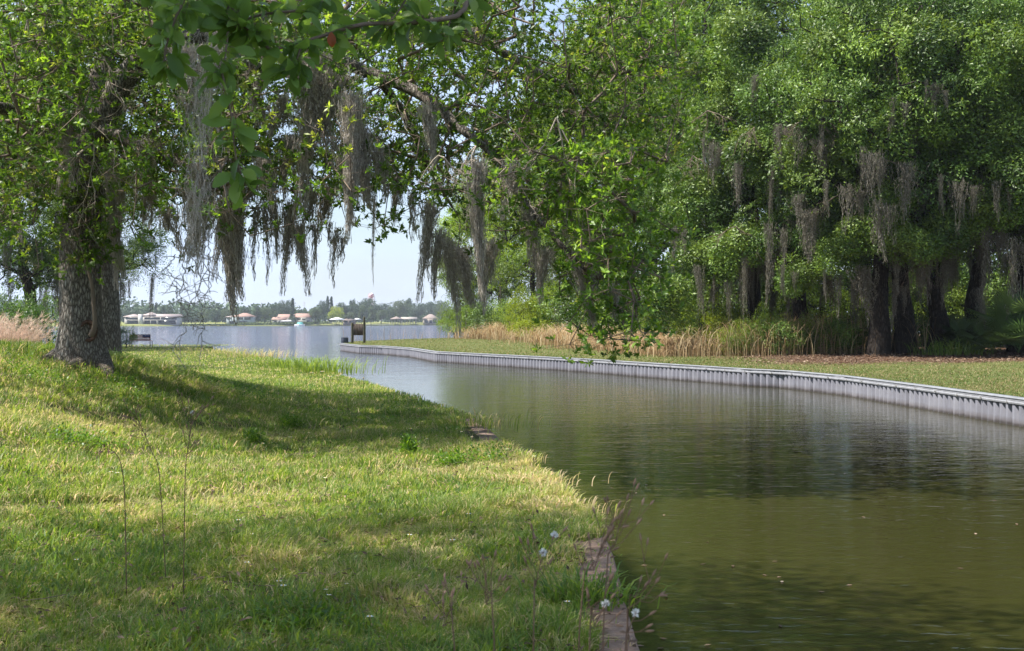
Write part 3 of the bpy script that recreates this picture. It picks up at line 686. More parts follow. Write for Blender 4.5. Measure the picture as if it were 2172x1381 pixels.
for i_, (px, d, k, s_, lab) in enumerate([
        (1600, 59, 0, .95, 'dark green oak with a slim trunk rising out of the tall dry reeds'),
        (1700, 55.5, 1, .9, 'mossy oak whose low bright clump hangs over the dry reeds'),
        (1862, 50.5, 2, 1.0, 'dark oak with the thickest leaning trunk, at the edge of the leaf litter'),
        (1915, 52, 0, 1.05, 'upright dark oak just right of the thick leaning trunk'),
        (1985, 53, 1, 1.0, 'dark oak with moss-veiled trunk between the upright oak and the forked tree'),
        (2062, 56, 2, 1.0, 'forked dark oak behind the palmettos'),
        (2165, 53.5, 1, 1.05, 'oak at the right edge, its crown above the fan palmetto'),
        (2330, 50, 0, 1.05, 'oak beyond the right edge whose branches reach over the palmettos'),
        (2600, 45, 1, 1.0, 'oak outside the right edge of the lawn')]):
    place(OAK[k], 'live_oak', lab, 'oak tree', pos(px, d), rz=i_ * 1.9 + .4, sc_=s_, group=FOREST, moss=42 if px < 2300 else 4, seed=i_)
for i_, (px, d, k, s_, lab) in enumerate([
        (1490, 70, 0, .96, 'tall dark tree standing between the light green trees and the oaks'),
        (1660, 72, 0, .97, 'tall dark tree rising behind the slim-trunked oak'),
        (1830, 70, 0, .93, 'tall dark tree rising behind the thick leaning oak'),
        (2010, 71, 0, .98, 'tall dark tree rising behind the forked oak'),
        (2200, 69, 0, .95, 'tall dark tree rising behind the right edge oak')]):
    place(TALL[k], 'tall_oak', lab, 'oak tree', pos(px, d), rz=i_ * 1.3 + 1.4, sc_=s_, group='tall trees at the back of the wood', moss=6, seed=i_ + 40)
for i_, (px, d, k, s_, lab, lp) in enumerate([
        (1372, 74, 0, 1.0, 'tallest light green tree, behind the drooping oak branch', None),
        (1255, 87, 1, 1.02, 'tall light green tree behind the straw-coloured brush', None),
        (1135, 99, 0, .84, 'light green tree left of the taller pair, above the yellow bushes', None),
        (1055, 110, 1, .80, 'pale green tree second from the lake end of the lawn', None),
        (1000, 118, 0, .62, 'small light green tree at the lake end of the lawn', None)]):
    place(LIGHT[k], 'hardwood_tree', lab, 'tree', pos(px, d), rz=i_ * 2.1, sc_=s_, group='light green trees towards the lake', moss=7, seed=i_ + 60)

# ------------------------------------------------------------------ trees and shrubs on the left, behind the big oak
def lpos(px, d, dz=-.05):
    p = at(px, YH, d); return (p[0], p[1], float(bank_h(p[0], p[1])) + dz)
for i_, (px, d, k, s_, lab) in enumerate([(70, 75, 0, 1.02, 'moss-hung oak seen left of the knotted trunk, towards the lake'),
                                          (205, 82, 1, .86, 'dark oak behind the two trunks, its edge showing against the sky'),
                                          (-190, 44, 2, .85, 'oak at the left edge behind the pinkish plume grass')]):
    place(OAK[k], 'live_oak', lab, 'oak tree', lpos(px, d), rz=i_ * 2.3, sc_=s_, group='oaks on the left bank towards the lake', moss=30 if i_ < 2 else 8, seed=i_ + 80, msc=1.5)
def one_clump(seed, n, L, W, mat):
    r = np.random.default_rng(seed); nb = 9; C0 = rdir(nb, r) * [.55, .55, .5]; bi = r.integers(0, nb, n); U = rdir(n, r)
    P = C0[bi] + U * .52 * r.uniform(.6, 1.05, (n, 1)) * (1 + .2 * np.sin(U[:, :1] * 6 + bi[:, None])); D = nrm(U * .4 + rdir(n, r)); Nn = nrm(U * 1.2 + rdir(n, r) * .5 + [0, 0, .3])
    g = G(); leaves(g, P, D, nrm(Nn - D * (Nn * D).sum(1, keepdims=True) + 1e-6), L * r.uniform(.6, 1.2, n), W * r.uniform(.7, 1.2, n), (r.random(nb)[bi] * .6 + r.uniform(.1, .5, n)).clip(0, 1)); return g.mesh('leaf_clump', mat)
CL = [one_clump(s_, 5200, .125, .048, M['dark_leaf']) for s_ in (1, 2)]
wood = [o for o in C.objects if o.get('group') == FOREST]
for k_, (px, py, d, s_) in enumerate([(1682, 590, 51, 1.5), (1425, 640, 55, 2.0), (1470, 560, 56, 1.8), (1535, 545, 54, 1.6), (1600, 520, 53, 1.7), (1785, 545, 49, 1.4), (1745, 500, 51, 1.6), (1835, 500, 47.5, 1.4), (1930, 520, 47, 1.5), (1990, 500, 47.5, 1.5), (1880, 440, 47, 1.5),
                                      (2060, 470, 48, 1.5), (2130, 440, 47, 1.7), (2165, 380, 46, 1.9), (2110, 300, 46.5, 1.9), (2020, 260, 47, 1.8), (1860, 300, 47, 1.8), (1760, 260, 48, 1.9), (1700, 350, 50, 1.7), (1600, 330, 52, 1.9), (1640, 200, 51, 2.0), (1520, 260, 55, 2.0),
                                      (1790, 120, 48, 2.0), (1950, 110, 47, 2.1), (2110, 130, 46, 2.1), (1560, 90, 54, 2.2), (1480, 160, 57, 2.1), (1495, 420, 56, 1.9), (1410, 480, 58, 1.9)]):
    p_ = Vector(at(px, py, d)); own = min(wood, key=lambda o: (o.location.xy - p_.xy).length)
    o = link('leaf_clump', CL[k_ % 2], own); o.location = own.matrix_basis.inverted() @ p_; q_ = s_ / own.scale[0] * .72; o.scale = (q_ * 1.15, q_ * 1.15, q_); o.rotation_euler = (0, 0, k_ * 1.3)
def own_of(p_): return min(wood, key=lambda o: (o.location.xy - p_.xy).length)
for k_, (px, a_, b_, d, wx) in enumerate([(1585, 540, 690, 52, .7), (1628, 470, 655, 50, .8), (1545, 590, 700, 54, .7), (1832, 560, 700, 48, 1.4), (1868, 420, 560, 46, 1.3), (1960, 500, 650, 48, .9), (2012, 540, 660, 48, .8), (2090, 480, 640, 47, 1.), (1690, 270, 360, 48, .9),
        (1742, 290, 380, 47, 1.), (1655, 260, 360, 49, .8), (1850, 320, 450, 45.5, 1.), (1925, 340, 480, 45.5, 1.1), (2150, 500, 680, 46, 1.2), (1790, 390, 500, 46.5, .9), (1480, 560, 690, 54, .8), (1430, 470, 600, 55, .8), (1510, 300, 400, 53, .9),
        (1565, 340, 450, 51, .8), (1895, 200, 290, 45.5, .7), (2030, 380, 500, 45.5, .9), (1725, 440, 560, 48, .8), (1665, 560, 640, 49.5, .6), (1980, 180, 260, 45.5, .6), (2075, 610, 700, 47.5, .7), (1900, 590, 700, 48.5, .7), (1778, 580, 680, 49, .6), (1600, 160, 240, 51, .6), (2120, 380, 470, 45, .7), (1410, 620, 700, 56, .7)]):
    p_ = Vector(at(px, a_, d)); own = own_of(p_); L_ = (b_ - a_) / F * d; k = k_ % 3
    for j_, (dx, dz, f_, w2) in enumerate(((0, 0, 1, .9), (.45, -.25, .62, .6), (-.5, .2, .75, .5))[:1 + k_ % 3]):
        hang(own, own.matrix_basis.inverted() @ (p_ + Vector((dx * (1 + .3 * math.sin(k_)), .3 * math.cos(k_ * 2 + j_), dz))), (k + j_) % 3, f_ * L_ / (3.2, 2.3, 1.8)[(k + j_) % 3] / own.scale[0], wx * w2 * 1.1, k_ * 1.1 + j_, True)
g = G(); r = np.random.default_rng(66); A = []; B = []; Rr = []
def rec2(p, d, L, rad, dep):
    for i_ in range(3):
        q_ = p + d * L / 3 + r.normal(size=3) * .07; A.append(p); B.append(q_); Rr.append(rad * (1 - i_ * .2)); p = q_
        if dep and r.random() < .85: rec2(p, nrm(d + r.normal(size=3) * .55 - [0, 0, .15]), L * .62, rad * .62, dep - 1)
for _ in range(5): rec2(np.zeros(3), nrm(np.array([r.normal() * .9, r.normal() * .4 - .3, -.35])), 2.1, .035, 3)
segs(g, A, B, np.array(Rr), np.array(Rr) * .8, 4); btm = g.mesh('bare_twigs', M['twig'])
for k_, (px, py, d, s_) in enumerate([(1500, 235, 53, .9), (1730, 245, 47.5, .7), (1880, 340, 46.5, .75), (1600, 270, 50.5, .7), (1790, 410, 47.5, .6), (1560, 480, 52, .8), (1940, 560, 48.5, .7), (1470, 330, 54, .8)]):
    p_ = Vector(at(px, py, d)); own = own_of(p_); o = link('bare_twigs', btm, own); o.location = own.matrix_basis.inverted() @ p_; o.scale = (s_ * .6, s_ * .6, s_ * .8); o.rotation_euler = (0, 0, k_ * 2.2)
BUSH = [clump_tree(s_, 2.6, 1.9, 1.5, .12, 34, .55, 420, .085, .042, M['shrub_leaf'], M['bark_dark'], .05, .05, stems=3) for s_ in (21, 22)]
DBUSH = [clump_tree(s_, 4.4, 3.4, 2.6, .1, 40, .95, 300, .20, .075, M['dark_leaf'], M['bark_dark'], .08, .05, stems=3) for s_ in (24, 25)]
YBUSH = [clump_tree(26, 2.4, 1.7, 1.4, .1, 26, .5, 260, .12, .05, M['yellow_leaf'], M['bark_dark'], .04, .05, stems=3)]
LBUSH = [clump_tree(s_, 3.8, 2.6, 2.2, .1, 44, .75, 400, .13, .06, M['light_leaf'], M['bark_dark'], .07, .05, stems=3) for s_ in (27, 28)]
def bush(proto, label, loc, rz, s_, group=None, name='shrub'):
    t = thing(name, label, 'shrub', loc, rz, group, s_); link('stems', proto[0], t); link('foliage', proto[1], t); return t
bush(BUSH[0], 'glossy dark shrub between the plume grass and the knotted trunk', lpos(98, 29.5), .3, (.62, .8, .98))
bush(BUSH[1], 'pale shrub at the left edge behind the plume grass', lpos(8, 35), 1.2, (.8, .8, .95))
bush(BUSH[1], 'leafy shrub beside the second trunk, near the bench', lpos(256, 27.5, -.1), 2.2, (.24, .24, .13))

def clump(name, label, cat, loc, n, h, spread, w, mat, seed, out=(.2, .9), tone=(0, 1), group=None, m=5, tilt=0):
    r = np.random.default_rng(seed); P = r.normal(size=(n, 3)) * np.array([spread, spread * .7, 0]) * .5
    D = nrm(P * .8 / spread + rdir(n, r) * .5 + [1e-3, 0, 0]); g = G()
    arcs(g, P, D, h * r.uniform(.45, 1.05, n), r.uniform(*out, n), w * r.uniform(.6, 1.3, n), r.uniform(*tone, n), m, r)
    o = link(name, g.mesh(name, mat)); o.location = loc; return tag(o, label, cat, group)
# pinkish plume grass
r = np.random.default_rng(77); g = G(); n = 240
P = r.normal(size=(n, 3)) * [.28, .28, 0]; D = nrm(P + rdir(n, r) * .2); 
for i in range(n):
    h = r.uniform(.7, 1.25); d_ = np.array([D[i, 0], D[i, 1], 0]) * r.uniform(.2, .75); u = np.linspace(0, 1, 7)[:, None]
    pth = P[i] + np.array([0, 0, 1]) * h * (u * 1.3 - .35 * u ** 2) + d_ * h * u ** 1.7
    segs(g, pth[:-1], pth[1:], .004, .003, 3, .3)
    q = pth[3:][r.integers(0, 4, 34)] + r.normal(size=(34, 3)) * .015; e = q + (rdir(34, r) * .7 + nrm(pth[-1] - pth[3])[None] * .8) * r.uniform(.05, .15, (34, 1))
    segs(g, q, e, .0035, .0015, 3, r.uniform(.2, 1, 34))
for k_, (px, d, s_, lab) in enumerate(((14, 24.5, .85, 'pinkish dry plume grass at the left edge, larger clump'), (-75, 25.5, 1.1, 'pinkish dry plume grass cut by the left edge'), (52, 26, .5, 'smaller pinkish plume tuft beside the dark shrub'))):
    if k_ == 0: pm = g.mesh('plume_grass', M['pink_straw'])
    o = tag(link('plume_grass', pm), lab, 'plume grass', 'pinkish plume grasses'); o.location = lpos(px, d); o.scale = (s_,) * 3; o.rotation_euler = (0, 0, k_ * 1.7)

# ------------------------------------------------------------------ undergrowth of the wood
K = 0
for px, d, w, h, kind, lab in [
        (1062, 103, 1.0, .8, 'd', 'dark shrub at the lake end of the lawn'), (1110, 96, .9, .9, 'l', 'light green shrub left of the yellow bushes'),
        (1010, 112, .9, .8, 'l', 'light green shrub nearest the lake'), (965, 117, .8, .9, 'l', 'pale shrub at the very end of the wood by the water'),
        (1180, 91, 1., 1.2, 'l', 'tall light green shrub behind the yellow bushes'), (1240, 84, 1.1, 1.1, 'd', 'dark shrub behind the straw-coloured brush'),
        (1320, 76, 1.1, 1.2, 'l', 'light green shrub behind the drooping branch'), (1400, 70, 1.1, 1.0, 'd', 'dark shrub right of the drooping branch'),
        (1130, 87, 1.1, .75, 'y', 'yellow-green bush low at the lawn edge'), (1105, 90, .9, 1.5, 'y', 'taller yellow-green bush above the lawn edge'), (1148, 90, .8, 1.1, 'y', 'small yellow-green bush beside the brush'),
        (1490, 60, .9, .9, 'l', 'light green shrub left of the tall dry reeds'), (1548, 58, .8, .85, 'y', 'yellow-lit shrub among the dry reeds'), (1470, 64, .8, .9, 'y', 'yellow-lit shrub behind the dry brush'),
        (1560, 68, 1.2, 1.1, 'd', 'dark shrub behind the tall dry reeds'), (1650, 70, 1.2, 1.3, 'd', 'broad dark shrub behind the slim-trunked oak'), (1740, 66, 1.2, 1.0, 'l', 'sunlit shrub behind the reeds'),
        (1830, 70, 1.1, 1.2, 'd', 'dark shrub behind the thick leaning oak'), (1893, 66, .8, 1.2, 'l', 'sunlit shrub glowing between the leaning and upright oaks'), (1960, 70, 1.2, 1.3, 'd', 'dark shrub behind the moss-veiled oak'),
        (2040, 66, .8, 1.1, 'l', 'sunlit shrub behind the forked oak'), (2120, 66, 1.2, 1.3, 'd', 'dark shrub behind the palmettos'), (2230, 62, 1.2, 1.3, 'd', 'dark shrub at the right edge of the wood'),
        (1440, 84, 1.5, 1.9, 'd', 'tall dark thicket deep in the wood behind the light shrubs'), (1540, 82, 1.6, 2.0, 'd', 'tall dark thicket deep behind the left of the reeds'), (1630, 84, 1.5, 1.9, 'd', 'tall dark thicket deep behind the slim-trunked oak'),
        (1900, 82, 1.5, 1.7, 'd', 'tall dark thicket deep between the leaning and upright oaks'), (2010, 84, 1.6, 1.8, 'd', 'tall dark thicket deep behind the forked oak'), (2130, 80, 1.6, 1.8, 'd', 'tall dark thicket deep behind the palmettos'),
        (1570, 53, .35, .42, 'l', 'small green shrub at the foot of the reeds, left side'), (1660, 52.5, .4, .4, 'd', 'low dark shrub in front of the reeds'), (1720, 53, .35, .5, 'l', 'small green shrub under the low bright clump'), (1770, 52.5, .35, .38, 'd', 'low dark shrub right of the reeds'), (1620, 53, .3, .6, 'l', 'narrow green shrub in the reeds'), (1520, 54, .45, .5, 'y', 'low yellow-green shrub at the left end of the reeds'),
        (1815, 52, .4, .45, 'd', 'low dark shrub touching the thick leaning oak'), (1345, 64, .4, .45, 'l', 'small green shrub in the pale brush'), (1250, 74, .4, .5, 'd', 'small dark shrub in the pale brush'),
        (1985, 57, .5, .45, 'd', 'low dark shrub at the foot of the moss-veiled oak'), (2060, 54, .6, .45, 'd', 'low dark shrub left of the palmettos')]:
    pr = {'d': DBUSH, 'l': LBUSH, 'y': YBUSH}[kind]; K += 1
    bush(pr[K % len(pr)], lab, pos(px, d, -.1), K * 1.3, (w, w, h), 'shrubs under the wood edge')
BR = []
def brush_mesh(seed, n, h, sp, w, out, tone=(0, 1)):
    r = np.random.default_rng(seed); g = G(); P = r.normal(size=(n, 3)) * np.array([sp, sp * .6, 0]) * .5; D = rdir(n, r)
    arcs(g, P, D, h * r.uniform(.35, 1.05, n), r.uniform(*out, n), w * r.uniform(.5, 1.3, n), r.uniform(*tone, n), 5, r)
    return g.mesh('dry_brush', M['straw'])
BR = [brush_mesh(1, 900, 1.5, 2.6, .030, (.3, 1.5), (.3, 1)), brush_mesh(2, 1000, 1.2, 3.0, .028, (.5, 1.9), (.2, .9)), brush_mesh(3, 430, 2.3, 3.6, .022, (.1, .9), (.1, .95)), brush_mesh(4, 430, 2.0, 3.8, .022, (.15, 1.1), (.1, .95))]
for px, d, k, s_, lab in [(1075, 96, 0, 1.2, 'straw-coloured brush left of the yellow bushes'), (1040, 102, 1, 1.2, 'straw-coloured brush nearest the lake'), (1185, 84, 1, 1.1, 'straw-coloured brush just right of the yellow bushes'),
                          (1225, 76, 0, 1.15, 'pale dry brush at the lawn edge, thick arching stems'), (1275, 68, 0, 1.1, 'pale dry brush left of the drooping branch'), (1318, 63.5, 1, 1.0, 'flattened pale brush under the drooping branch'),
                          (1366, 60, 0, .95, 'pale dry brush behind the tip of the drooping branch'), (1430, 57, 1, 1.0, 'low dry brush right of the drooping branch'), (1490, 55, 1, 1.0, 'low dry brush left of the tall reeds'),
                          (1545, 54, 3, .85, 'brown reeds at the left of the tall reed bed'), (1590, 55, 3, .95, 'tall brown reeds round the slim trunk'), (1640, 54, 2, .85, 'tall brown reeds left of the low bright clump'), (1695, 54.5, 2, .9, 'tall brown reeds under the low bright clump'),
                          (1745, 54, 2, .95, 'tall brown reeds in the middle of the bed'), (1795, 53.5, 2, .9, 'tall brown reeds left of the thick leaning oak'), (1835, 55, 3, .8, 'brown reeds against the thick leaning oak')]:
    o = tag(link('dry_brush', BR[k]), lab, 'brush', 'dry brush and reeds at the wood edge'); o.location = pos(px, d); o.scale = (s_,) * 3; o.rotation_euler = (0, 0, px * .7)
M['palm'] = leafmat('palmetto leaf', [(0, (.05, .10, .03)), (1, (.12, .19, .06))], .25, .45, .4)
def palmetto(seed, nf, R_, h):
    r = np.random.default_rng(seed); g = G(); gs = G()
    for i in range(nf):
        az = r.uniform(0, 6.28); el = r.uniform(.1, 1.25); d = np.array([math.cos(az) * math.cos(el), math.sin(az) * math.cos(el), math.sin(el)])
        b = np.array([0, 0, h * r.uniform(.1, 1)]); tip = b + d * r.uniform(.5, 1.0)
        segs(gs, [b], [tip], .012, .007, 4)
        s_ = nrm(np.cross(d, [0, 0, 1.])); u = np.cross(s_, d); n = 24; a = np.linspace(-1.75, 1.75, n)
        dirs = d * np.cos(a)[:, None] + s_ * np.sin(a)[:, None] + u * (-.18 * np.abs(np.sin(a)))[:, None]; L = R_ * (.75 + .25 * np.cos(a)) * r.uniform(.9, 1.05, n)
        leaves(g, np.repeat(tip[None], n, 0), nrm(dirs), np.repeat(u[None], n, 0), L, .055, np.full(n, r.uniform(0, 1)), fold=.3)
    return gs.mesh('stalks', M['shrub_leaf']), g.mesh('fronds', M['palm'])
for k_, (px, d, s_, lab) in enumerate([(2160, 46.4, 1.2, 'large fan palmetto cut by the right edge'), (2105, 47.6, .85, 'darker fan palmetto left of the large one'), (2215, 49.5, 1.2, 'fan palmetto just outside the right edge'), (2045, 52, .7, 'small palmetto in the shade below the forked oak')]):
    a_, b_ = palmetto(k_ + 3, 22, 1.0, 1.3); t = thing('palmetto', lab, 'palm', pos(px, d), 0, 'fan palmettos', s_); link('stalks', a_, t); link('fronds', b_, t)
for k_, (px, d, h, lab) in enumerate([(2020, 48.5, 1.1, 'arching green grass tuft at the edge of the leaf litter'), (1985, 49.5, .8, 'small green grass tuft at the foot of the moss-veiled oak'), (2055, 49.5, .9, 'green grass tuft left of the palmettos')]):
    clump('grass_tuft', lab, 'grass tuft', pos(px, d), 90, h, .9, .03, M['grass'], k_ + 50, (.3, 1.3), (.55, 1), 'green grass tufts under the wood')
# reeds in the water behind the lawn
clump('lake_reeds', 'sparse thin reeds standing in the lake beyond the lawn', 'reeds', (at(905, YH, 124)[0], 124, -.1), 90, 1.9, 9, .03, M['straw'], 9, (.02, .2), (.2, .8))

# ------------------------------------------------------------------ grass and ground cover on the near bank
r = np.random.default_rng(9)
def bank_points(n, y0, y1, pw=1.0):
    y = y0 * (y1 / y0) ** (r.random(n) ** pw); w = .50 * y + 1.0
    x = xe(y) + .05 - r.random(n) * (xe(y) + w); return x, y
def tone_at(x, y):
    e = xe(y) - x
    t = .60 + .34 * wob(x, y, .9, 5) + .24 * wob(x, y, 2.6, 1) + .14 * wob(x, y, 7.0, 9)
    t -= .40 * (1 - ss(e / 1.1)) * (ss((y - 9) / 3) * (1 - ss((y - 16) / 3))) + .05
    t += .12 * ss((y - 15) / 8)
    t -= .10 * ss((y - 60) / 20)
    return t
gr = G()
for n, y0, y1, h, w in ((210000, 4.6, 11, .085, .0072), (190000, 9, 22, .095, .010), (130000, 20, 45, .10, .016), (60000, 40, 92, .10, .030)):
    x, y = bank_points(n, y0, y1, .8 if y1 < 30 else 1)
    e = xe(y) - x
    bare = ((e < .22 + .10 * wob(x, y, 3)) & (y < 9.6 + .6 * wob(x, y, 2))) | ((e < .42) & (y > 17) & (y < 21.2))
    thin = ((wob(x, y, 1.7, 8) < -.34) | (wob(x, y, 6, 3) < -.5)) & (r.random(n) < .75) & (y < 24)
    k = ~(bare & (r.random(n) < .985)) & ~thin
    x, y = x[k], y[k]; n = len(x); z = bank_h(x, y) - .005
    long_ = 1 + .75 * ss((wob(x, y, 1.3, 2) - .1) * 2) + .15 * (1 - ss((xe(y) - x) / .5)) * (y > 9) + 1.7 * ss((y - 17) / 4) * (1 - ss((y - 30) / 6)) * ss((-4.5 - x) / 3)
    tuft_az = (wob(x, y, 2.1, 4) * 5)
    t = tone_at(x, y) + r.normal(size=n) * .20
    straw = r.random(n) < .15 + .30 * (t < .42)
    t = np.where(straw, r.uniform(0, .28, n), t.clip(.30, 1))
    short = (y > 32) ; long_ = np.where(short, long_ * .75, long_)
    blades(gr, np.stack([x, y, z], 1), h * long_ * r.uniform(.45, 1.25, n), np.where(straw, r.uniform(.5, 2.0, n), r.uniform(.05, .95, n)), w * r.uniform(.55, 1.25, n), t, az=tuft_az + r.normal(size=n) * 1.1, r=r)
# broad St Augustine-like tufts near the camera
n = 9000; x, y = bank_points(n, 4.7, 13, .8); k = (wob(x, y, 1.1, 6) > .05) & (xe(y) - x > .35); x, y = x[k], y[k]; n = len(x)
for _ in range(4):
    blades(gr, np.stack([x + r.normal(size=n) * .02, y + r.normal(size=n) * .02, bank_h(x, y)], 1), r.uniform(.06, .17, n), r.uniform(.2, 1.3, n), r.uniform(.008, .014, n), r.uniform(.5, 1, n), r=r)
tag(link('grass', gr.mesh('grass', M['grass'])), 'mixed green and straw-coloured grass covering the near bank', kind='stuff')
# mown grass of the far lawn
gr = G()
for n, y0, y1, h, w in ((90000, 20, 50, .055, .02), (60000, 45, 125, .06, .04)):
    y = y0 * (y1 / y0) ** r.random(n); x = xw(y) + .28 + r.random(n) ** 1.3 * np.minimum(.46 * y + 3 - xw(y), 40)
    k = (litter(x, y) < .25 + .5 * r.random(n)) ; x, y = x[k], y[k]; n = len(x)
    t = .66 + .20 * wob(x, y, .8, 2) + .1 * wob(x, y, 2.3, 7) + r.normal(size=n) * .14 - .10 * ss((x - 10) / 8)
    t = np.where(r.random(n) < .22, r.uniform(.0, .34, n), t)
    blades(gr, np.stack([x, y, lawn_h(x, y) - .004], 1), h * r.uniform(.5, 1.2, n), r.uniform(.1, 1, n), w * r.uniform(.6, 1.2, n), t.clip(0, 1), r=r)
M['lawn_blade'] = leafmat('mown blade', [(0, (.34, .25, .15)), (.25, (.27, .21, .11)), (.4, (.16, .17, .06)), (.7, (.105, .15, .035)), (1, (.06, .11, .028))], .3, .6, .25)
tag(link('lawn_grass', gr.mesh('lawn_grass', M['lawn_blade'])), 'short mown grass on the lawn across the canal', kind='stuff')
# fallen leaves under the wood
g = G(); n = 26000; y = r.uniform(42, 58, n); x = r.uniform(8, 32, n); k = litter(x, y) > r.random(n) * .9; x, y = x[k], y[k]; n = len(x)
M['dead_leaf'] = leafmat('dead leaf', [(0, (.055, .035, .024)), (.6, (.135, .088, .058)), (.9, (.26, .18, .125)), (1, (.46, .37, .28))], .15, .7, .3)
leaves(g, np.stack([x, y, lawn_h(x, y) + .015], 1), nrm(rdir(n, r) * [1, 1, .2]), nrm(rdir(n, r) * .4 + [0, 0, 1]), .13, .07, r.beta(2, 2, n))
tag(link('leaf_litter', g.mesh('leaf_litter', M['dead_leaf'])), 'brown fallen leaves under the oaks across the canal', kind='stuff')
g = G(); n = 3200; x, y = bank_points(n, 4.8, 26, .9); leaves(g, np.stack([x, y, bank_h(x, y) + .03 + .05 * r.random(n)], 1), nrm(rdir(n, r) * [1, 1, .3]), nrm(rdir(n, r) * .6 + [0, 0, 1]), .055, .024, r.uniform(0, .9, n))
tag(link('fallen_leaves', g.mesh('fallen_leaves', M['dead_leaf'])), 'scattered brown oak leaves lying in the grass', kind='stuff')
g = G(); n = 130; y = 5.5 * (70 / 5.5) ** r.random(n); x = xe(y) + .15 + r.random(n) ** 2.2 * (xw(y) - xe(y) - .4); leaves(g, np.stack([x, y, 0 * x + .006], 1), nrm(rdir(n, r) * [1, 1, .02]), np.tile([[0, 0, 1.]], (n, 1)) + rdir(n, r) * .05, .055 + .0012 * y, .026 + .0005 * y, r.uniform(.2, 1, n), fold=.05)
tag(link('floating_leaves', g.mesh('floating_leaves', M['dead_leaf'])), 'brown leaves floating on the canal near its edges', kind='stuff')
g = G(); n = 260; x, y = bank_points(n, 5, 26, .9); a_ = np.stack([x, y, bank_h(x, y) + .05], 1); d_ = nrm(rdir(n, r) * [1, 1, .12]) * r.uniform(.06, .3, (n, 1)); m_ = a_ + d_ * .5 + r.normal(size=(n, 3)) * .012
segs(g, a_, m_, .0035, .003, 4); segs(g, m_, m_ + d_ * .5 + r.normal(size=(n, 3)) * .015, .003, .002, 4)
tag(link('fallen_twigs', g.mesh('fallen_twigs', M['twig'])), 'small fallen twigs lying in the near grass', kind='stuff')
# low leafy weeds: a mat along the crest of the rise and between the grass
def weed_leaves(g, x, y, spread, h, n, L, tone=(.2, .9)):
    c = np.stack([x, y, bank_h(x, y)], 1); m = len(x) * n; c = np.repeat(c, n, 0)
    hh = np.repeat(np.broadcast_to(h, (len(x),)), n); off = r.normal(size=(m, 3)) * spread; off[:, 2] = r.random(m) * hh * (1 - .3 * np.linalg.norm(off[:, :2], axis=1) / spread).clip(.2)
    P = c + off; D = nrm(off * [1, 1, .3] / spread + rdir(m, r) * .8 + [0, 0, .2]); leaves(g, P, D, nrm(rdir(m, r) * .5 + [0, 0, 1]), L * r.uniform(.5, 1.2, m), L * .5 * r.uniform(.6, 1.2, m), r.uniform(*tone, m))
M['weed'] = leafmat('weed leaf', [(0, (.035, .085, .015)), (.6, (.075, .16, .02)), (1, (.15, .25, .03))], .4, .45, .4)
g = G(); n = 3000; x, y = bank_points(n, 5, 30, .9); k = (wob(x, y, 1.9, 11) > .12); weed_leaves(g, x[k], y[k], .07, .07, 22, .032)
n = 420; px_ = r.uniform(235, 560, n); d_ = r.uniform(21.5, 27, n); xx = (px_ - 1086) / F * d_; weed_leaves(g, xx, d_, .13, np.where(px_ < 270, .35, .16), 42, .045, (0, .7))
n = 160; px_ = r.uniform(0, 330, n); d_ = r.uniform(17, 22, n); xx = (px_ - 1086) / F * d_; weed_leaves(g, xx, d_, .12, .22, 40, .05)
tag(link('weeds', g.mesh('weeds', M['weed'])), 'low leafy weeds growing through the grass of the near bank', kind='stuff')
for k_, (px, py, w_, h_, lab) in enumerate([(850, 882, .42, .42, 'bushy leafy weed near the water in the middle of the bank'), (1022, 985, .34, .30, 'leafy weed patch near the exposed seawall slab'), (960, 992, .18, .26, 'small leafy weed left of the patch by the slab'),
                                            (545, 945, .16, .26, 'bright leafy weed at the edge of the tree shadow'), (868, 968, .13, .30, 'upright weed with small white flowers in the shade'), (640, 1330, .22, .12, 'round-leaved weed patch close to the camera'),
                                            (170, 855, .34, .22, 'dark weed patch below the knotted oak'), (620, 905, .15, .24, 'weed sprig standing in the shadow band')]):
    z = .62 if px > 500 else 1.3; p_ = gp(px, py, z)
    for _ in range(4): p_ = gp(px, py, float(bank_h(p_[0], p_[1])))
    g = G(); n = 9; an = r.uniform(0, 6.28, n); rr_ = r.random(n) ** .5 * w_; weed_leaves(g, p_[0] + np.cos(an) * rr_, p_[1] + np.sin(an) * rr_, w_ * .35, h_, 90, .05, (.15, 1))
    me = g.mesh('weed_plant', M['weed']); V = np.zeros(len(me.vertices) * 3, np.float32); me.vertices.foreach_get('co', V); V = V.reshape(-1, 3) - p_; me.vertices.foreach_set('co', V.ravel().astype(np.float32))
    o = tag(link('weed_plant', me), lab, 'weed', 'leafy weeds on the near bank'); o.location = p_
def onbank(px, py):
    p_ = gp(px, py, .8)
    for _ in range(8): p_ = gp(px, py, float(bank_h(p_[0], p_[1])))
    return p_
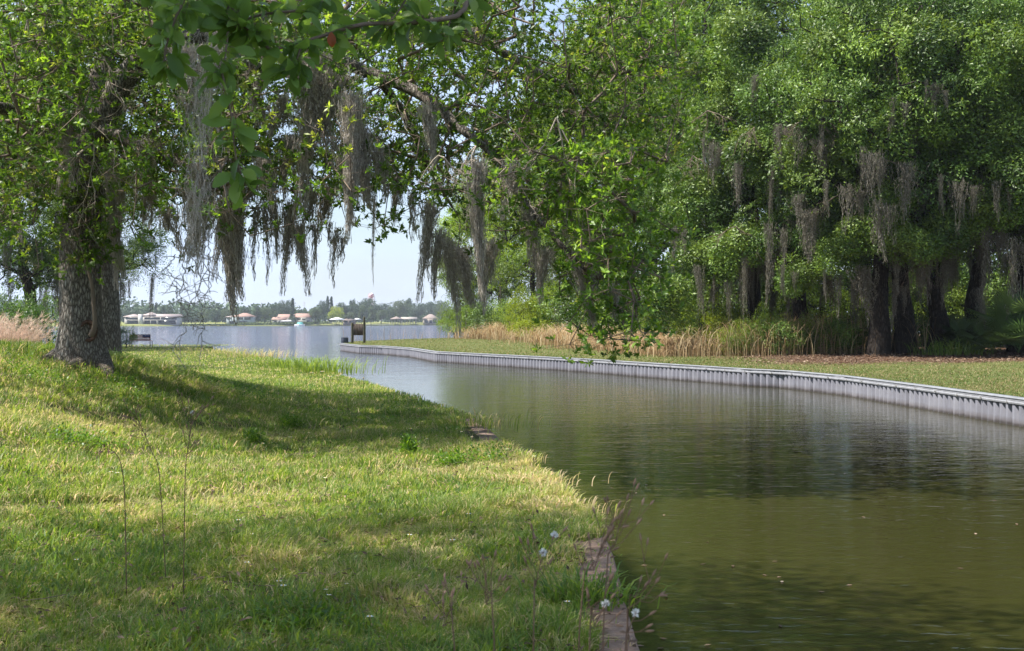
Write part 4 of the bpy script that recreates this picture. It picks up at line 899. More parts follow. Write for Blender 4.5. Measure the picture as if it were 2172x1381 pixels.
# tall tufts at the water
for k_, (px, py, n, h, sp, lab, tn) in enumerate([(688, 792, 330, .75, 1.5, 'tall green grass tuft at the canal mouth, largest', (.45, .9)), (645, 782, 300, .6, 1.8, 'green grass tuft just left of the largest one', (.45, .9)), (606, 778, 240, .55, 1.5, 'green grass tuft farthest left of the three by the water', (.5, .9)),
                                            (540, 758, 260, .55, 2.2, 'pale straw tuft on the bright lawn by the lake', (.1, .4)), (468, 750, 300, .5, 2.6, 'pale straw tuft farthest out on the bright lawn', (.12, .45)), (1080, 975, 200, .2, .4, 'dry tuft leaning over the water beside the slab', (.05, .6)),
                                            (1020, 905, 170, .34, .8, 'brownish tuft left of the exposed slab', (.1, .8)), (1235, 1280, 260, .26, .32, 'fresh green tuft beside the seawall cap', (.6, 1)), (1165, 1085, 420, .17, .5, 'straw-coloured tuft overhanging the bend of the bank', (0, .35)), (1110, 1025, 420, .17, .5, 'straw-coloured tuft above the bend of the bank', (0, .4))]):
    p_ = onbank(px, py); clump('grass_tuft', lab, 'grass tuft', p_ - [0, 0, .03], n, h, sp, .014 if py > 880 else .022, M['grass'], 200 + k_, (.2, 1.2), tn, 'tall grass tufts on the near bank', m=4)

# white wildflowers, seed stalks
M['petal'] = plain('white petal', (.78, .78, .76), .6, .3, .05); M['disc'] = plain('yellow disc', (.65, .42, .05), .7, .2, .1); M['stem'] = plain('green stem', (.07, .12, .03), .7, .2)
gg = G(); segs(gg, [(0, 0, 0), (.004, 0, .06)], [(.004, 0, .06), (0, .004, .13)], .0016, .0014, 4); fm_s = gg.mesh('stem', M['stem'])
gg = G(); a_ = np.arange(5) / 5 * 2 * math.pi; D = np.stack([np.cos(a_), np.sin(a_), .15 + 0 * a_], 1); leaves(gg, D * .003 + [0, .004, .13], nrm(D), np.tile([[0, 0, 1.]], (5, 1)), .016, .011, .5, .1); fm_p = gg.mesh('petals', M['petal'])
gg = G(); tube(gg, [(0, .004, .128), (0, .004, .134), (0, .004, .137)], [.003, .0042, .001], 8); fm_d = gg.mesh('flower_centre', M['disc'])
spots = [(453, 862), (463, 858), (404, 888), (396, 902), (558, 968), (235, 1036), (248, 1038), (415, 1124), (570, 1075), (330, 1165), (533, 1165), (590, 1280), (600, 1302), (505, 1148), (995, 1132), (735, 1275), (960, 1195), (692, 1290), (1133, 1004), (1075, 985),
         (870, 940), (905, 955), (980, 940), (1000, 958), (660, 828), (672, 832), (684, 826), (700, 834), (715, 824), (742, 830), (770, 840), (650, 836), (786, 1370), (1202, 1328), (690, 1045), (868, 1180)]
spots += [(r.uniform(20, 1000), r.uniform(850, 1370)) for _ in range(10)]
ORD = 'first second third fourth fifth sixth seventh eighth ninth tenth eleventh twelfth thirteenth fourteenth fifteenth sixteenth seventeenth eighteenth nineteenth twentieth'.split()
ZN = ['in the far shaded grass', 'in or beside the middle shadow band', 'in the sunlit grass below the shadow band', 'in the nearest shaded grass']; ZG = ['white flowers far off', 'white flowers of the shadow band', 'white flowers in the sunlit grass', 'white flowers close by']
ZS = [[a for a, b in spots if b < 850], [a for a, b in spots if 850 <= b < 1010], [a for a, b in spots if 1010 <= b <= 1190], [a for a, b in spots if b > 1190]]
for k_, (px, py) in enumerate(spots):
    p_ = onbank(px, py); s_ = max(1., p_[1] / 11) * r.uniform(.8, 1.3)
    zn = 0 if py < 850 else 1 if py < 1010 else 3 if py > 1190 else 2
    t = thing('wildflower', f"small white flower, {ORD[sum(1 for a_ in ZS[zn] if a_ < px)]} from the left {ZN[zn]}", 'flower', p_, r.uniform(0, 6.28), ZG[zn], s_)
    link('stem', fm_s, t); link('petals', fm_p, t); link('flower_centre', fm_d, t)
M['stalk'] = plain('dry stalk', (.16, .10, .07), .9, .2); M['seed'] = plain('seed head', (.27, .17, .12), .9, .2, .35, 40)
def stalk(name, label, pth, rad, seed, nb, bl, base, group, head=.012, white=0):
    r = np.random.default_rng(seed); t = thing(name, label, 'weed', base, 0, group)
    P = np.asarray(pth, float) - base; g = G(); P, _ = tube(g, P, np.linspace(rad, rad * .45, len(P)), 5, sub=3)
    gh = G(); gw = G(); ends = [(P[-1], nrm(P[-1] - P[-3]))]
    for _ in range(nb):
        i = r.integers(int(len(P) * .45), len(P) - 1); d = nrm(nrm(P[-1] - P[-4]) * .9 + rdir(1, r)[0] * .75); L = bl * r.uniform(.4, 1.1)
        q = P[i] + d * L * .5 + r.normal(size=3) * .006; e = q + nrm(d + [0, 0, .35]) * L * .5
        segs(g, [P[i], q], [q, e], rad * .5, rad * .35, 4); ends.append((e, nrm(e - q)))
        if r.random() < .6:
            e2 = q + nrm(d + rdir(1, r)[0] * .6) * L * .4; segs(g, [q], [e2], rad * .35, rad * .3, 4); ends.append((e2, nrm(e2 - q)))
    for j, (e, d) in enumerate(ends):
        u = np.linspace(0, 1, 5)[:, None]; tube(gh if j >= white else gh, e + d * (u - .2) * head * 2.2, np.array([.25, .8, 1, .7, .15]) * head * .32, 7, .1)
        if j < white:
            m = 46; D = nrm(rdir(m, r) + [0, 0, .4]); leaves(gw, np.repeat(e[None] + d * head, m, 0), D, rdir(m, r), head * 1.2, head * .35, .5)
    link('stem', g.mesh('stem', M['stalk']), t); link('seed_heads', gh.mesh('seed_heads', M['seed']), t)
    if white: link('white_fluff', gw.mesh('white_fluff', M['petal']), t)
SG = 'dry seed stalks on the near bank'
def st(name, label, pts, d0, d1, rad, seed, nb, bl, head, white=0):
    n = len(pts); P = [at(px, py, d0 + (d1 - d0) * i / (n - 1)) for i, (px, py) in enumerate(pts)]
    b = P[0].copy(); b[2] = min(b[2], float(bank_h(b[0], b[1]))); stalk(name, label, [b] + P[1:], rad, seed, nb, bl, b, SG, head, white)
st('seed_stalk', 'dry stalk bent over to the left at its top', [(268, 1140), (264, 1050), (256, 985), (245, 962), (228, 952), (212, 955), (206, 968)], 7.4, 7.2, .0035, 1, 3, .03, .014)
st('seed_stalk', 'dry stalk leaning left with small dark buds', [(352, 1070), (338, 1010), (322, 960), (304, 915), (292, 890), (278, 875)], 7.8, 7.6, .003, 2, 12, .10, .014)
st('seed_stalk', 'upright dry stalk forking into many buds, one with white fluff', [(388, 1110), (392, 1040), (394, 980), (400, 940), (404, 900), (407, 880)], 7.4, 7.4, .0035, 3, 16, .16, .014, 1)
for k_, (px, py, tx, ty, d, nb, wh, lab) in enumerate([(1120, 1430, 1150, 1180, 2.6, 10, 2, 'blurred brown seed weed with the largest white tuft'), (1190, 1450, 1290, 1130, 2.5, 12, 0, 'tallest blurred brown seed weed against the water'), (1250, 1440, 1330, 1060, 2.7, 9, 0, 'blurred seed weed whose tip stands over dark water'),
                                                   (1060, 1440, 1030, 1230, 2.6, 9, 0, 'blurred seed weed over the green tuft'), (1230, 1450, 1280, 1290, 2.4, 7, 1, 'blurred low weed with white tuft beside the cap'), (1320, 1440, 1345, 1310, 2.4, 6, 1, 'blurred low weed with white tuft beyond the cap'),
                                                   (1290, 1440, 1385, 1220, 2.7, 8, 0, 'blurred seed weed farthest over the water'), (980, 1440, 940, 1280, 2.6, 8, 0, 'blurred seed weed farthest left of the blurred ones')]):
    m_ = [(px, py), (px * .6 + tx * .4, py * .6 + ty * .4), (px * .25 + tx * .75 - 6, py * .25 + ty * .75), (tx, ty)]
    st('seed_weed', lab, m_, d, d, .0020, 20 + k_, max(3, nb - 3), .10, .009, wh)

# ------------------------------------------------------------------ the oak behind the camera whose branch hangs into the top of the picture
nb_ = np.array([-6.2, 2.6, 0.]); nb_[2] = float(bank_h(-6.2, 2.6)) - .1
noak = thing('live_oak', 'near oak whose big-leaved branch hangs into the top of the picture', 'oak tree', nb_)
g = G(); P0, _ = tube(g, [(0, 0, -.2), (.05, 0, 1), (.1, .1, 2.4), (.25, .2, 3.6), (.3, .5, 5), (.2, .9, 7), (.1, 1.1, 9)], [.6, .42, .36, .33, .26, .18, .08], 18, .06, sub=3, cap=False)
l1, _ = tube(g, [(.25, .2, 3.6), (1.2, .7, 4.3), (2.6, 1.3, 4.75), (3.9, 1.7, 4.55), (4.6, 1.65, 4.1)], [.2, .14, .09, .05, .03], 10, .05, sub=3, cap=False)
link('trunk', g.mesh('trunk', M['bark'], True), noak)
r = np.random.default_rng(31)
T = []
while len(T) < 1250:                                    # the crown that shades the foreground
    p_ = rdir(1, r)[0] * r.random() ** .4 * np.array([5.2, 5.6, 2.3]) + np.array([.9, 2.6, 7.6]); w_ = p_ + nb_
    if w_[1] > .3 and w_[2] < H + .30 * w_[1] + .45 and abs(w_[0]) < .5 * w_[1] + .4: continue
    if wob(p_[0], p_[1], .9, 2) < -.5: continue
    T.append(p_)
T = np.array(T); N, par, cnt, idx, n0 = grow(np.concatenate([P0[8:], l1]), T, .5, .3, r)
gb = G(); ra = .005 * np.sqrt(cnt[idx]) + .002; segs(gb, N[par[idx]], N[idx], ra * 1.1, ra, 4)
g = G(); spray(g, T, 58, .24, .11, .055, r.beta(2.4, 2.6, len(T)), r)
link('crown', g.mesh('crown', M['oak_leaf']), noak)
# the low branch in front of the lens: twigs given as points in space
tw = [([(1010, -80, 4.9), (985, 20, 4.6), (930, 42, 4.5), (850, 50, 4.4), (770, 52, 4.35), (700, 72, 4.3), (640, 90, 4.25), (575, 108, 4.2)], .011, 30),
      ([(760, -90, 4.6), (700, -20, 4.4), (640, 20, 4.3), (560, 30, 4.2), (500, 50, 4.1)], .008, 26), ([(575, 108, 4.2), (540, 75, 4.15), (505, 40, 4.1), (470, -30, 4.1)], .007, 12),
      ([(420, -90, 4.2), (400, -20, 4.0), (372, 40, 3.95), (352, 100, 3.9), (350, 130, 3.9)], .006, 22), ([(480, -60, 4.2), (485, 40, 4.1), (478, 120, 4.05), (470, 160, 4.0)], .005, 12), ([(470, 150, 4.0), (490, 240, 4.0), (500, 330, 4.0), (520, 395, 4.0)], .004, 13),
      ([(880, -60, 4.7), (860, 0, 4.5), (830, 45, 4.4)], .005, 12), ([(960, -60, 4.7), (965, 10, 4.6), (945, 70, 4.5)], .005, 10), ([(640, 90, 4.25), (632, 120, 4.2), (620, 150, 4.2)], .004, 7), ([(300, -60, 4.4), (340, -10, 4.2), (360, 20, 4.1)], .005, 10)]
gl = G()
for pts, rd, nl in tw:
    P = np.array([at(*p) for p in pts]) - nb_
    P, _ = tube(gb, P, np.linspace(rd, rd * .45, len(P)), 7, .1, sub=3)
    i = r.integers(2, len(P), nl * 3); tan = nrm(P[np.minimum(i + 1, len(P) - 1)] - P[np.maximum(i - 1, 0)]); c = P[i] + r.normal(size=(len(i), 3)) * .012
    D = nrm(tan * .5 + rdir(len(i), r) * .9 + [0, 0, -.15]); Nn = nrm(rdir(len(i), r) * .8 + [0, -.4, .5]); Nn = nrm(Nn - D * (Nn * D).sum(1, keepdims=True))
    e = c + D * .02; segs(gb, c, e, .0012, .001, 4)
    L = r.uniform(.055, .105, len(i)); big_leaves(gl, e, D, Nn, L, L * r.uniform(.40, .52, len(i)), r.uniform(0, .96, len(i)))
link('branches', gb.mesh('branches', M['twig'], True), noak)
o_ = at(703, 68, 4.25) - nb_; big_leaves(gl, o_[None], np.array([[.05, 0, -1.]]), np.array([[.1, -1, .1]]), .055, .032, 1.0)
link('near_leaves', gl.mesh('near_leaves', M['near_leaf'], True), noak)
near_moss = moss_mesh('moss_hank', 1.0, .14, 34, 91, w=.0022, curl=1.3, tails=3)
for px, a_, b_, d, w_ in ((405, 60, 430, 4.3, .8), (440, 100, 560, 4.5, .8), (415, 380, 620, 4.4, .6), (458, 20, 300, 4.4, .6)):
    o = link('moss_hank', near_moss, noak, at(px, a_, d) - nb_); o.scale = (w_, w_, (b_ - a_) / F * d); o.rotation_euler = (0, 0, px)
# loose curly strands at the end of the near moss
g = G()
for px, a_, b_ in ((400, 520, 740), (372, 540, 655), (430, 500, 700), (462, 480, 640), (392, 560, 760)):
    n = 26; z = np.linspace(a_, b_, n); x = px + np.cumsum(r.normal(size=n)) * 4.5 + (np.linspace(0, 1, n) * (400 - px) * .6)
    P = np.array([at(x_, z_, 4.4 + .05 * r.normal()) for x_, z_ in zip(x, z)]) - nb_; tube(g, P, np.linspace(.0022, .0012, n), 4, sub=2)
    for _ in range(16):
        i = r.integers(1, n - 1); q = P[i]; m = 5; s_ = nrm(rdir(1, r)[0] * [1, .3, .5]); pp = [q]
        for k in range(m): s_ = nrm(s_ + rdir(1, r)[0] * .35 + [0, 0, -.12]); pp.append(pp[-1] + s_ * .014)
        tube(g, pp, np.linspace(.0018, .0008, m + 1), 4, sub=2)
link('curly_moss', g.mesh('curly_moss', M['moss']), noak)

# ------------------------------------------------------------------ bench, notice board, drum
M['iron'] = plain('black iron', (.03, .03, .035), .5, .4); M['red_paint'] = plain('faded red paint', (.42, .12, .08), .6, .3, .2, 12); M['white_paint'] = plain('faded white paint', (.62, .55, .50), .6, .3, .1, 12)
M['navy'] = plain('navy paint', (.035, .05, .13), .6, .3, .2, 12); M['post'] = plain('weathered post', (.075, .07, .045), .9, .2, .35, 6, stretch=(1, 1, .2), bmp=.4); M['board'] = plain('brown board', (.075, .058, .05), .85, .2, .3, 8, stretch=(3, 1, .3), bmp=.3)
M['drum'] = plain('dark blue-grey steel', (.05, .06, .09), .55, .5, .3, 5, .3)
bb = at(297, YH, 83); bb[2] = .46
bench = thing('park_bench', 'park bench facing the lake, its back painted with stripes and a blue field', 'bench', bb)
g = G()
for i in range(4): g.box((-.72, .05 + i * .115, .43), (.72, .145 + i * .115, .46))
link('seat', g.mesh('seat', M['red_paint']), bench)
fr = G()
for z in (.50, .88): fr.box((-.74, -.03, z - .02), (.74, .012, z + .02))
for x in (-.74, .70): fr.box((x, -.03, .482), (x + .04, .012, .86))
link('back_frame', fr.mesh('back_frame', M['iron']), bench)
for i in range(7):
    z = .525 + i * .048
    g = G().box((-.70, -.022, z), (.18 if i > 2 else .70, .004, z + .040)); o = link('stripe', g.mesh('stripe', M['red_paint'] if i % 2 == 0 else M['white_paint']), bench)
    o['label'] = 'red back slat' if i % 2 == 0 else 'white back slat'
link('blue_field', G().box((.184, -.024, .669), (.70, .005, .855)).mesh('blue_field', M['navy']), bench)
for x in (-.74, .70):
    for y in (-.03, .42):
        link('leg', G().box((x, y, 0), (x + .04, y + .04, .428)).mesh('leg', M['iron']), bench)
nbp = at(760, YH, 93); nbp[2] = float(lawn_h(nbp[0], nbp[1]))
nbd = thing('notice_board', 'back of a brown board between two round posts, the right post taller', 'notice board', nbp)
for x, h in ((-.48, 1.55), (.47, 2.0)):
    g = G(); tube(g, [(x, 0, -.2), (x + .01, 0, h * .5), (x - .005, 0, h), (x - .005, 0, h + .01)], [.105, .10, .09, .03], 12, .03, sub=2); o = link('post', g.mesh('post', M['post'], True), nbd)
    o['label'] = 'shorter left post' if x < 0 else 'taller right post'
g = G()
for i in range(6): g.box((-.39 + i * .128, -.03, .60), (-.39 + i * .128 + .122, .03, 1.50 - .01 * (i % 2)))
link('board', g.mesh('board', M['board']), nbd)
dp = at(731, YH, 92.4); dp[2] = float(lawn_h(dp[0], dp[1]))
drum = thing('steel_drum', 'dark ribbed steel drum standing by the end of the seawall', 'drum', dp)
g = G(); zz = np.array([0, .0, .04, .05, .14, .155, .17, .26, .275, .29, .38, .42, .44, .44]); rr_ = np.array([.0, .29, .29, .285, .285, .30, .285, .285, .30, .285, .285, .285, .305, .27])
tube(g, np.c_[0 * zz, 0 * zz, zz + np.arange(14) * 1e-4], rr_, 28, cap=False); link('barrel', g.mesh('barrel', M['drum'], True), drum)
g = G(); tube(g, [(0, 0, .36), (0, 0, .361)], [.27, .0], 20, cap=False); link('ash', g.mesh('ash', M['iron']), drum)

# ------------------------------------------------------------------ far shore
SH = np.array([(-3000, 620), (-900, 640), (-400, 680), (at(250, 0, 700)[0], 700), (at(450, 0, 720)[0], 720), (at(640, 0, 745)[0], 745), (at(800, 0, 850)[0], 850), (at(940, 0, 960)[0], 960), (200, 1150), (800, 1400), (3500, 1800)], float)
def shy(x): return np.interp(x, SH[:, 0], SH[:, 1])
m, nt, out, c, b = soil('far grass', [(.3, (.10, .13, .04)), (.5, (.17, .19, .06)), (.7, (.30, .27, .11))], .08)
nt.links.new(bsdf(nt, c, .95, .1).outputs[0], out.inputs[0]); M['far_grass'] = m
xs = np.concatenate([np.linspace(-3000, -500, 20), np.linspace(-480, 100, 140), np.linspace(120, 3500, 30)]); off = np.array([0, .5, 8, 40, 120, 600, 3500]); hz = np.array([-.9, .35, 1.1, 1.6, 2.2, 4, 6])
V = np.stack([np.repeat(xs[:, None], 7, 1), shy(xs)[:, None] + off + 3 * np.sin(xs * .09)[:, None] * (off < 50), np.repeat(hz[None], len(xs), 0)], -1).reshape(-1, 3)
i = np.arange(len(xs) - 1)[:, None] * 7 + np.arange(6)[None]
struct('far_shore', me_np('far_shore', V, np.stack([i, i + 7, i + 8, i + 1], -1).reshape(-1, 4), M['far_grass'], smooth=True))
r = np.random.default_rng(55)
def far_tree(seed, kind, mat):
    r = np.random.default_rng(seed); g = G(); gt = G()
    if kind == 'round': nb, R0 = 34, .17; C0 = rdir(nb, r) * (r.random((nb, 1)) ** .35) * [.42, .42, .34] + [0, 0, .60]
    elif kind == 'tall': nb, R0 = 26, .13; C0 = rdir(nb, r) * (r.random((nb, 1)) ** .4) * [.22, .22, .40] + [0, 0, .56]
    elif kind == 'cone': nb, R0 = 24, .08; z = np.linspace(.16, .98, nb); C0 = np.c_[r.normal(size=nb) * .10 * (1.05 - z), r.normal(size=nb) * .10 * (1.05 - z), z]
    elif kind == 'pine': nb, R0 = 13, .11; C0 = rdir(nb, r) * [.20, .20, .13] + [0, 0, .84]
    R_ = R0 * r.uniform(.6, 1.25, nb) * (np.interp(C0[:, 2], [.1, 1], [1.5, .45]) if kind == 'cone' else 1)
    m = nb * 110; bi = np.repeat(np.arange(nb), 110); U = rdir(m, r); P = C0[bi] + U * R_[bi][:, None] * r.uniform(.6, 1.1, (m, 1)) * [1, 1, .8]
    D = nrm(U * .4 + rdir(m, r)); Nn = nrm(U + rdir(m, r) * .6 + [0, 0, .3]); bt = r.random(nb)
    leaves(g, P, D, nrm(Nn - D * (Nn * D).sum(1, keepdims=True)), r.uniform(.03, .06, m), r.uniform(.025, .045, m), (bt[bi] * .7 + r.random(m) * .3))
    tube(gt, [(0, 0, -.03), (.01, 0, .25), (0, .01, .6)], [.022, .016, .008], 6)
    for _ in range(4):
        c = C0[r.integers(nb)]; segs(gt, [(0, 0, .3)], [c], .010, .004, 4)
    return gt.mesh('trunk', M['bark_dark']), g.mesh('crown', mat)
def far_palm(seed):
    r = np.random.default_rng(seed); g = G(); gt = G(); tube(gt, [(0, 0, -.03), (.02, 0, .4), (0, 0, .82)], [.03, .025, .022], 7)
    n = 34; az = r.uniform(0, 6.28, n); el = r.uniform(-.9, 1.3, n); D = np.stack([np.cos(az) * np.cos(el), np.sin(az) * np.cos(el), np.sin(el)], 1); P = np.tile([[0, 0, .84]], (n, 1)) * 1.
    leaves(g, P, D, nrm(np.cross(D, rdir(n, r))), .22, .09, r.random(n)); return gt.mesh('trunk', M['bark_dark']), g.mesh('fronds', M['far_leaf_b'])
FT = {'r': far_tree(1, 'round', M['far_leaf']), 'R': far_tree(2, 'round', M['far_leaf']), 'o': far_tree(3, 'round', M['far_leaf_b']), 't': far_tree(4, 'tall', M['far_leaf']), 'g': far_tree(5, 'tall', M['far_leaf_b']),
      'c': far_tree(6, 'cone', M['far_leaf']), 'p': far_tree(7, 'pine', M['far_leaf']), 'y': far_tree(8, 'round', M['yellow_leaf']), 'm': far_palm(9)}
KIND = {'r': 'far_tree', 'R': 'far_tree', 'o': 'far_tree', 't': 'far_tree', 'g': 'far_tree', 'c': 'conifer', 'p': 'pine_tree', 'y': 'far_tree', 'm': 'palm_tree'}
FTL = [(262, 34, 656, 'r', 60, 'dark round far-shore tree just right of the two trunks'), (287, 30, 657, 'R', 60, 'round far-shore tree behind the left roof of the long building'), (314, 30, 655, 'r', 70, 'round far-shore tree behind the raised roof of the long building'),
       (331, 10, 645, 'c', 45, 'pointed conifer just left of the tall dark trees behind the long building'), (344, 22, 648, 't', 40, 'tall dark tree behind the long building, left of its twin'), (358, 24, 648, 't', 40, 'tall dark tree behind the long building, right of its twin'),
       (384, 8, 654, 'c', 90, 'small lone conifer top between the long building and the lawn'), (392, 30, 664, 'r', 16, 'round tree at the right end of the long building'), (412, 30, 668, 'R', 14, 'low round tree left of the small light green one'),
       (432, 20, 669, 'o', 10, 'small light green tree on the far lawn'), (457, 30, 655, 'r', 16, 'dark round tree left of the blue-grey house'), (436, 36, 656, 'o', 80, 'olive tree crown behind the small light green one'), (400, 34, 659, 'r', 90, 'far crown behind the lone conifer'),
       (478, 30, 655, 'o', 70, 'olive tree behind the blue-grey house'), (520, 26, 650, 'r', 60, 'round tree right behind the red hip roof'), (546, 20, 648, 't', 24, 'tall tree between the blue-grey house and the palms'), (562, 34, 652, 'o', 50, 'olive tree behind the palms'),
       (584, 36, 645, 'R', 80, 'round tree left of the biggest far crown'), (606, 44, 637, 'r', 70, 'biggest dark far crown, behind the red roofed row'), (621, 13, 637, 'c', 6, 'dark conifer in front of the red roofed row'), (643, 30, 657, 'R', 120, 'low far tree below the lattice mast'),
       (669, 30, 652, 'o', 26, 'olive tree at the right end of the red roofed row'), (684, 26, 638, 'r', 60, 'dark layered tree left of the twin conifers'), (695, 12, 633, 'c', 50, 'left of the twin conifers'), (703, 12, 634, 'c', 50, 'right of the twin conifers'),
       (713, 38, 652, 'y', 12, 'bright yellow-green tree behind the white roofed boathouse'), (726, 34, 642, 'r', 70, 'dark tree right behind the yellow-green one'), (748, 13, 637, 'p', 80, 'thin pine top above the brown roof'), (750, 38, 645, 'R', 50, 'dark round tree above the brown roof'),
       (778, 46, 633, 'r', 80, 'big dark tree directly below the water tower'), (741, 26, 664, 'g', 8, 'grey-green low tree behind the brown roof'), (767, 18, 650, 'g', 14, 'tall light green tree left of its neighbour by the notice board'), (787, 20, 653, 'g', 14, 'tall light green tree right of the notice board'),
       (809, 24, 657, 'o', 10, 'small light green tree at the white dock'), (808, 48, 644, 'R', 60, 'wide dark crown right of the water tower'), (828, 26, 650, 'o', 60, 'olive crown in the dip right of the wide dark crown'), (850, 50, 637, 'o', 50, 'large olive crown above the brown boat sheds'),
       (864, 18, 635, 'p', 90, 'dark pine top above the large olive crown'), (882, 44, 643, 'r', 46, 'dark crown right of the large olive crown'), (908, 44, 641, 'R', 60, 'dark crown left of the wood edge'), (936, 46, 638, 'o', 60, 'olive crown half hidden by the wood edge'),
       (574, 9, 664, 'm', 10, 'palm left of the low red wing'), (584, 9, 660, 'm', 14, 'palm touching the low red wing'), (478, 8, 666, 'm', 14, 'palm left of the blue-grey house'), (20, 60, 655, 'r', 60, 'far-shore tree seen below the left edge moss'), (75, 60, 657, 'R', 60, 'far-shore tree seen left of the knotted trunk')]
for k_, (px, w, top, kd, back, lab) in enumerate(FTL):
    x0 = at(px, 0, 720)[0]; d = float(shy(x0)) + back; x = (px - 1086) / F * d; d = float(shy(x)) + back; x = (px - 1086) / F * d
    z = float(np.interp(back, off, hz)); h = H + (YH - top) / F * d - z; wd = w / F * d / (1.05 if kd in 'rRoy' else .62 if kd in 'tg' else .34 if kd == 'c' else .56 if kd == 'p' else .42)
    t = thing(KIND[kd], ('far-shore ' + lab) if 'far' not in lab.split()[0] and len(lab.split()) < 15 and 'shore' not in lab else lab, 'palm' if kd == 'm' else 'conifer' if kd == 'c' else 'tree', (x, d, z - .3), k_ * 1.1, 'trees and palms on the far shore', (wd, wd, h * 1.08))
    link('trunk', FT[kd][0], t); link('crown' if kd != 'm' else 'fronds', FT[kd][1], t)
# the wood behind them, one mass
g = G()
for k in range(460):
    x = -520 + r.random() * 700 if k < 330 else r.uniform(-2500, 2500); d = float(shy(x)) + r.uniform(110, 260); hh = r.uniform(9, 16) * (1 + .25 * math.sin(x * .013)); z = 3.
    n = 90; U = rdir(n, r); U[:, 2] = np.abs(U[:, 2]); P = np.array([x, d, z]) + U * [hh * .8, hh * .6, hh]; leaves(g, P, nrm(rdir(n, r)), nrm(U + rdir(n, r) * .5), 2.6, 2.2, np.full(n, r.random()) * .7 + r.random(n) * .3)
tag(link('treeline', g.mesh('treeline', M['far_leaf'])), 'low distant wood behind the far-shore houses', kind='stuff')
# waterside scrub
g = G()
for x0, x1, h in ((505, 700, 2.0), (400, 505, .9), (600, 700, 2.2), (780, 900, .7)):
    n = 1500; px = r.uniform(x0, x1, n); X0 = (px - 1086) / F * 745; d = shy(X0) + r.uniform(1, 7, n); X = (px - 1086) / F * d
    leaves(g, np.stack([X, d, .4 + r.random(n) * .3], 1), nrm(rdir(n, r) * .6 + [0, 0, 1]), rdir(n, r), h * r.uniform(.4, 1.1, n), 1.1, r.random(n))
tag(link('shore_scrub', g.mesh('shore_scrub', M['far_leaf_b'])), 'pale green scrub along the far waterline', kind='stuff')
M['wall_white'] = plain('white render', (.46, .45, .43), .8, .2, .06, .5); M['wall_blue'] = plain('blue-grey siding', (.28, .33, .37), .8, .2, .1, .5); M['roof_pink'] = plain('pale pink roof', (.34, .28, .265), .8, .2, .08, .5)
M['roof_red'] = plain('terracotta roof', (.30, .19, .155), .8, .2, .15, .6); M['roof_white'] = plain('white metal roof', (.78, .78, .78), .5, .4, .04); M['roof_brown'] = plain('brown roof', (.24, .19, .17), .85, .2, .15, .6); M['dark_glass'] = plain('dark glazing', (.04, .05, .07), .25, .5, .2, 1)
M['teal'] = plain('teal tarpaulin', (.08, .30, .30), .6, .3, .2, 1); M['white_hull'] = plain('white hull', (.8, .8, .8), .4, .5, .03); M['dock_wood'] = plain('grey dock wood', (.32, .28, .25), .9, .2, .2, 1)
def roof(kind, x0, x1, y0, y1, z, h, mat, parent, name='roof', ov=.6):
    x0 -= ov; x1 += ov; y0 -= ov; y1 += ov; ym = (y0 + y1) / 2; ins = min((y1 - y0) / 2, (x1 - x0) / 2 * .98) if kind == 'hip' else 0
    g = G(); V = [(x0, y0, z), (x1, y0, z), (x1, y1, z), (x0, y1, z), (x0 + ins, ym, z + h), (x1 - ins, ym, z + h), (x0, y0, z - .3), (x1, y0, z - .3), (x1, y1, z - .3), (x0, y1, z - .3)]
    g.add(V, [(0, 1, 5, 4), (2, 3, 4, 5), (6, 7, 1, 0), (7, 8, 2, 1), (8, 9, 3, 2), (9, 6, 0, 3), (9, 8, 7, 6)], [(3, 0, 4), (1, 2, 5)]); return link(name, g.mesh(name, mat), parent)
def building(name, label, cat, px0, px1, back, wall_h, wmat, roofs, wins, base_z=1.2, depth=9, scale_d=None, posts=None, extra=None):
    """wall and roofs given in picture-column fractions of its own width"""
    X0 = (px0 - 1086) / F * 720; d = float(shy(X0)) + back; x0 = (px0 - 1086) / F * d; d = float(shy(x0)) + back; x0, x1 = (px0 - 1086) / F * d, (px1 - 1086) / F * d; W = x1 - x0
    t = thing(name, label, cat, (x0, d, base_z), 0, 'buildings along the far shore')
    if wall_h: link('wall', G().box((0, 0, -.8), (W, depth, wall_h)).mesh('wall', wmat), t)
    for (a, b_, z, h, kind, mt) in roofs: roof(kind, a * W, b_ * W, -.4, depth, z, h, mt, t)
    for (a, b_, z0, z1) in wins: link('window', G().box((a * W, -.08, z0), (b_ * W, .1, z1)).mesh('window', M['dark_glass']), t)
    if posts:
        for i in range(posts):
            for y in (0, depth - .4):
                xx = .3 + (W - .8) * i / (posts - 1); link('post', G().box((xx, y, -1.6), (xx + .22, y + .22, roofs[0][2])).mesh('post', M['dock_wood']), t)
    if extra: extra(t, W, d)
    return t
def exA(t, W, d):
    link('stair_tower', G().box((W * .27, -1.6, -.8), (W * .345, 1.4, 6.0)).mesh('stair_tower', M['wall_white']), t)
    link('balcony', G().box((W * .36, -1.3, 2.35), (W * .98, -.09, 2.65)).mesh('balcony', M['wall_white']), t); link('balcony', G().box((W * .03, -1.3, 2.35), (W * .26, -.09, 2.65)).mesh('balcony', M['wall_white']), t)
    for a in (.05, .49, .61, .97): link('post', G().box((W * a, -1.3, -.8), (W * a + .25, -1.05, 2.34)).mesh('post', M['wall_white']), t)
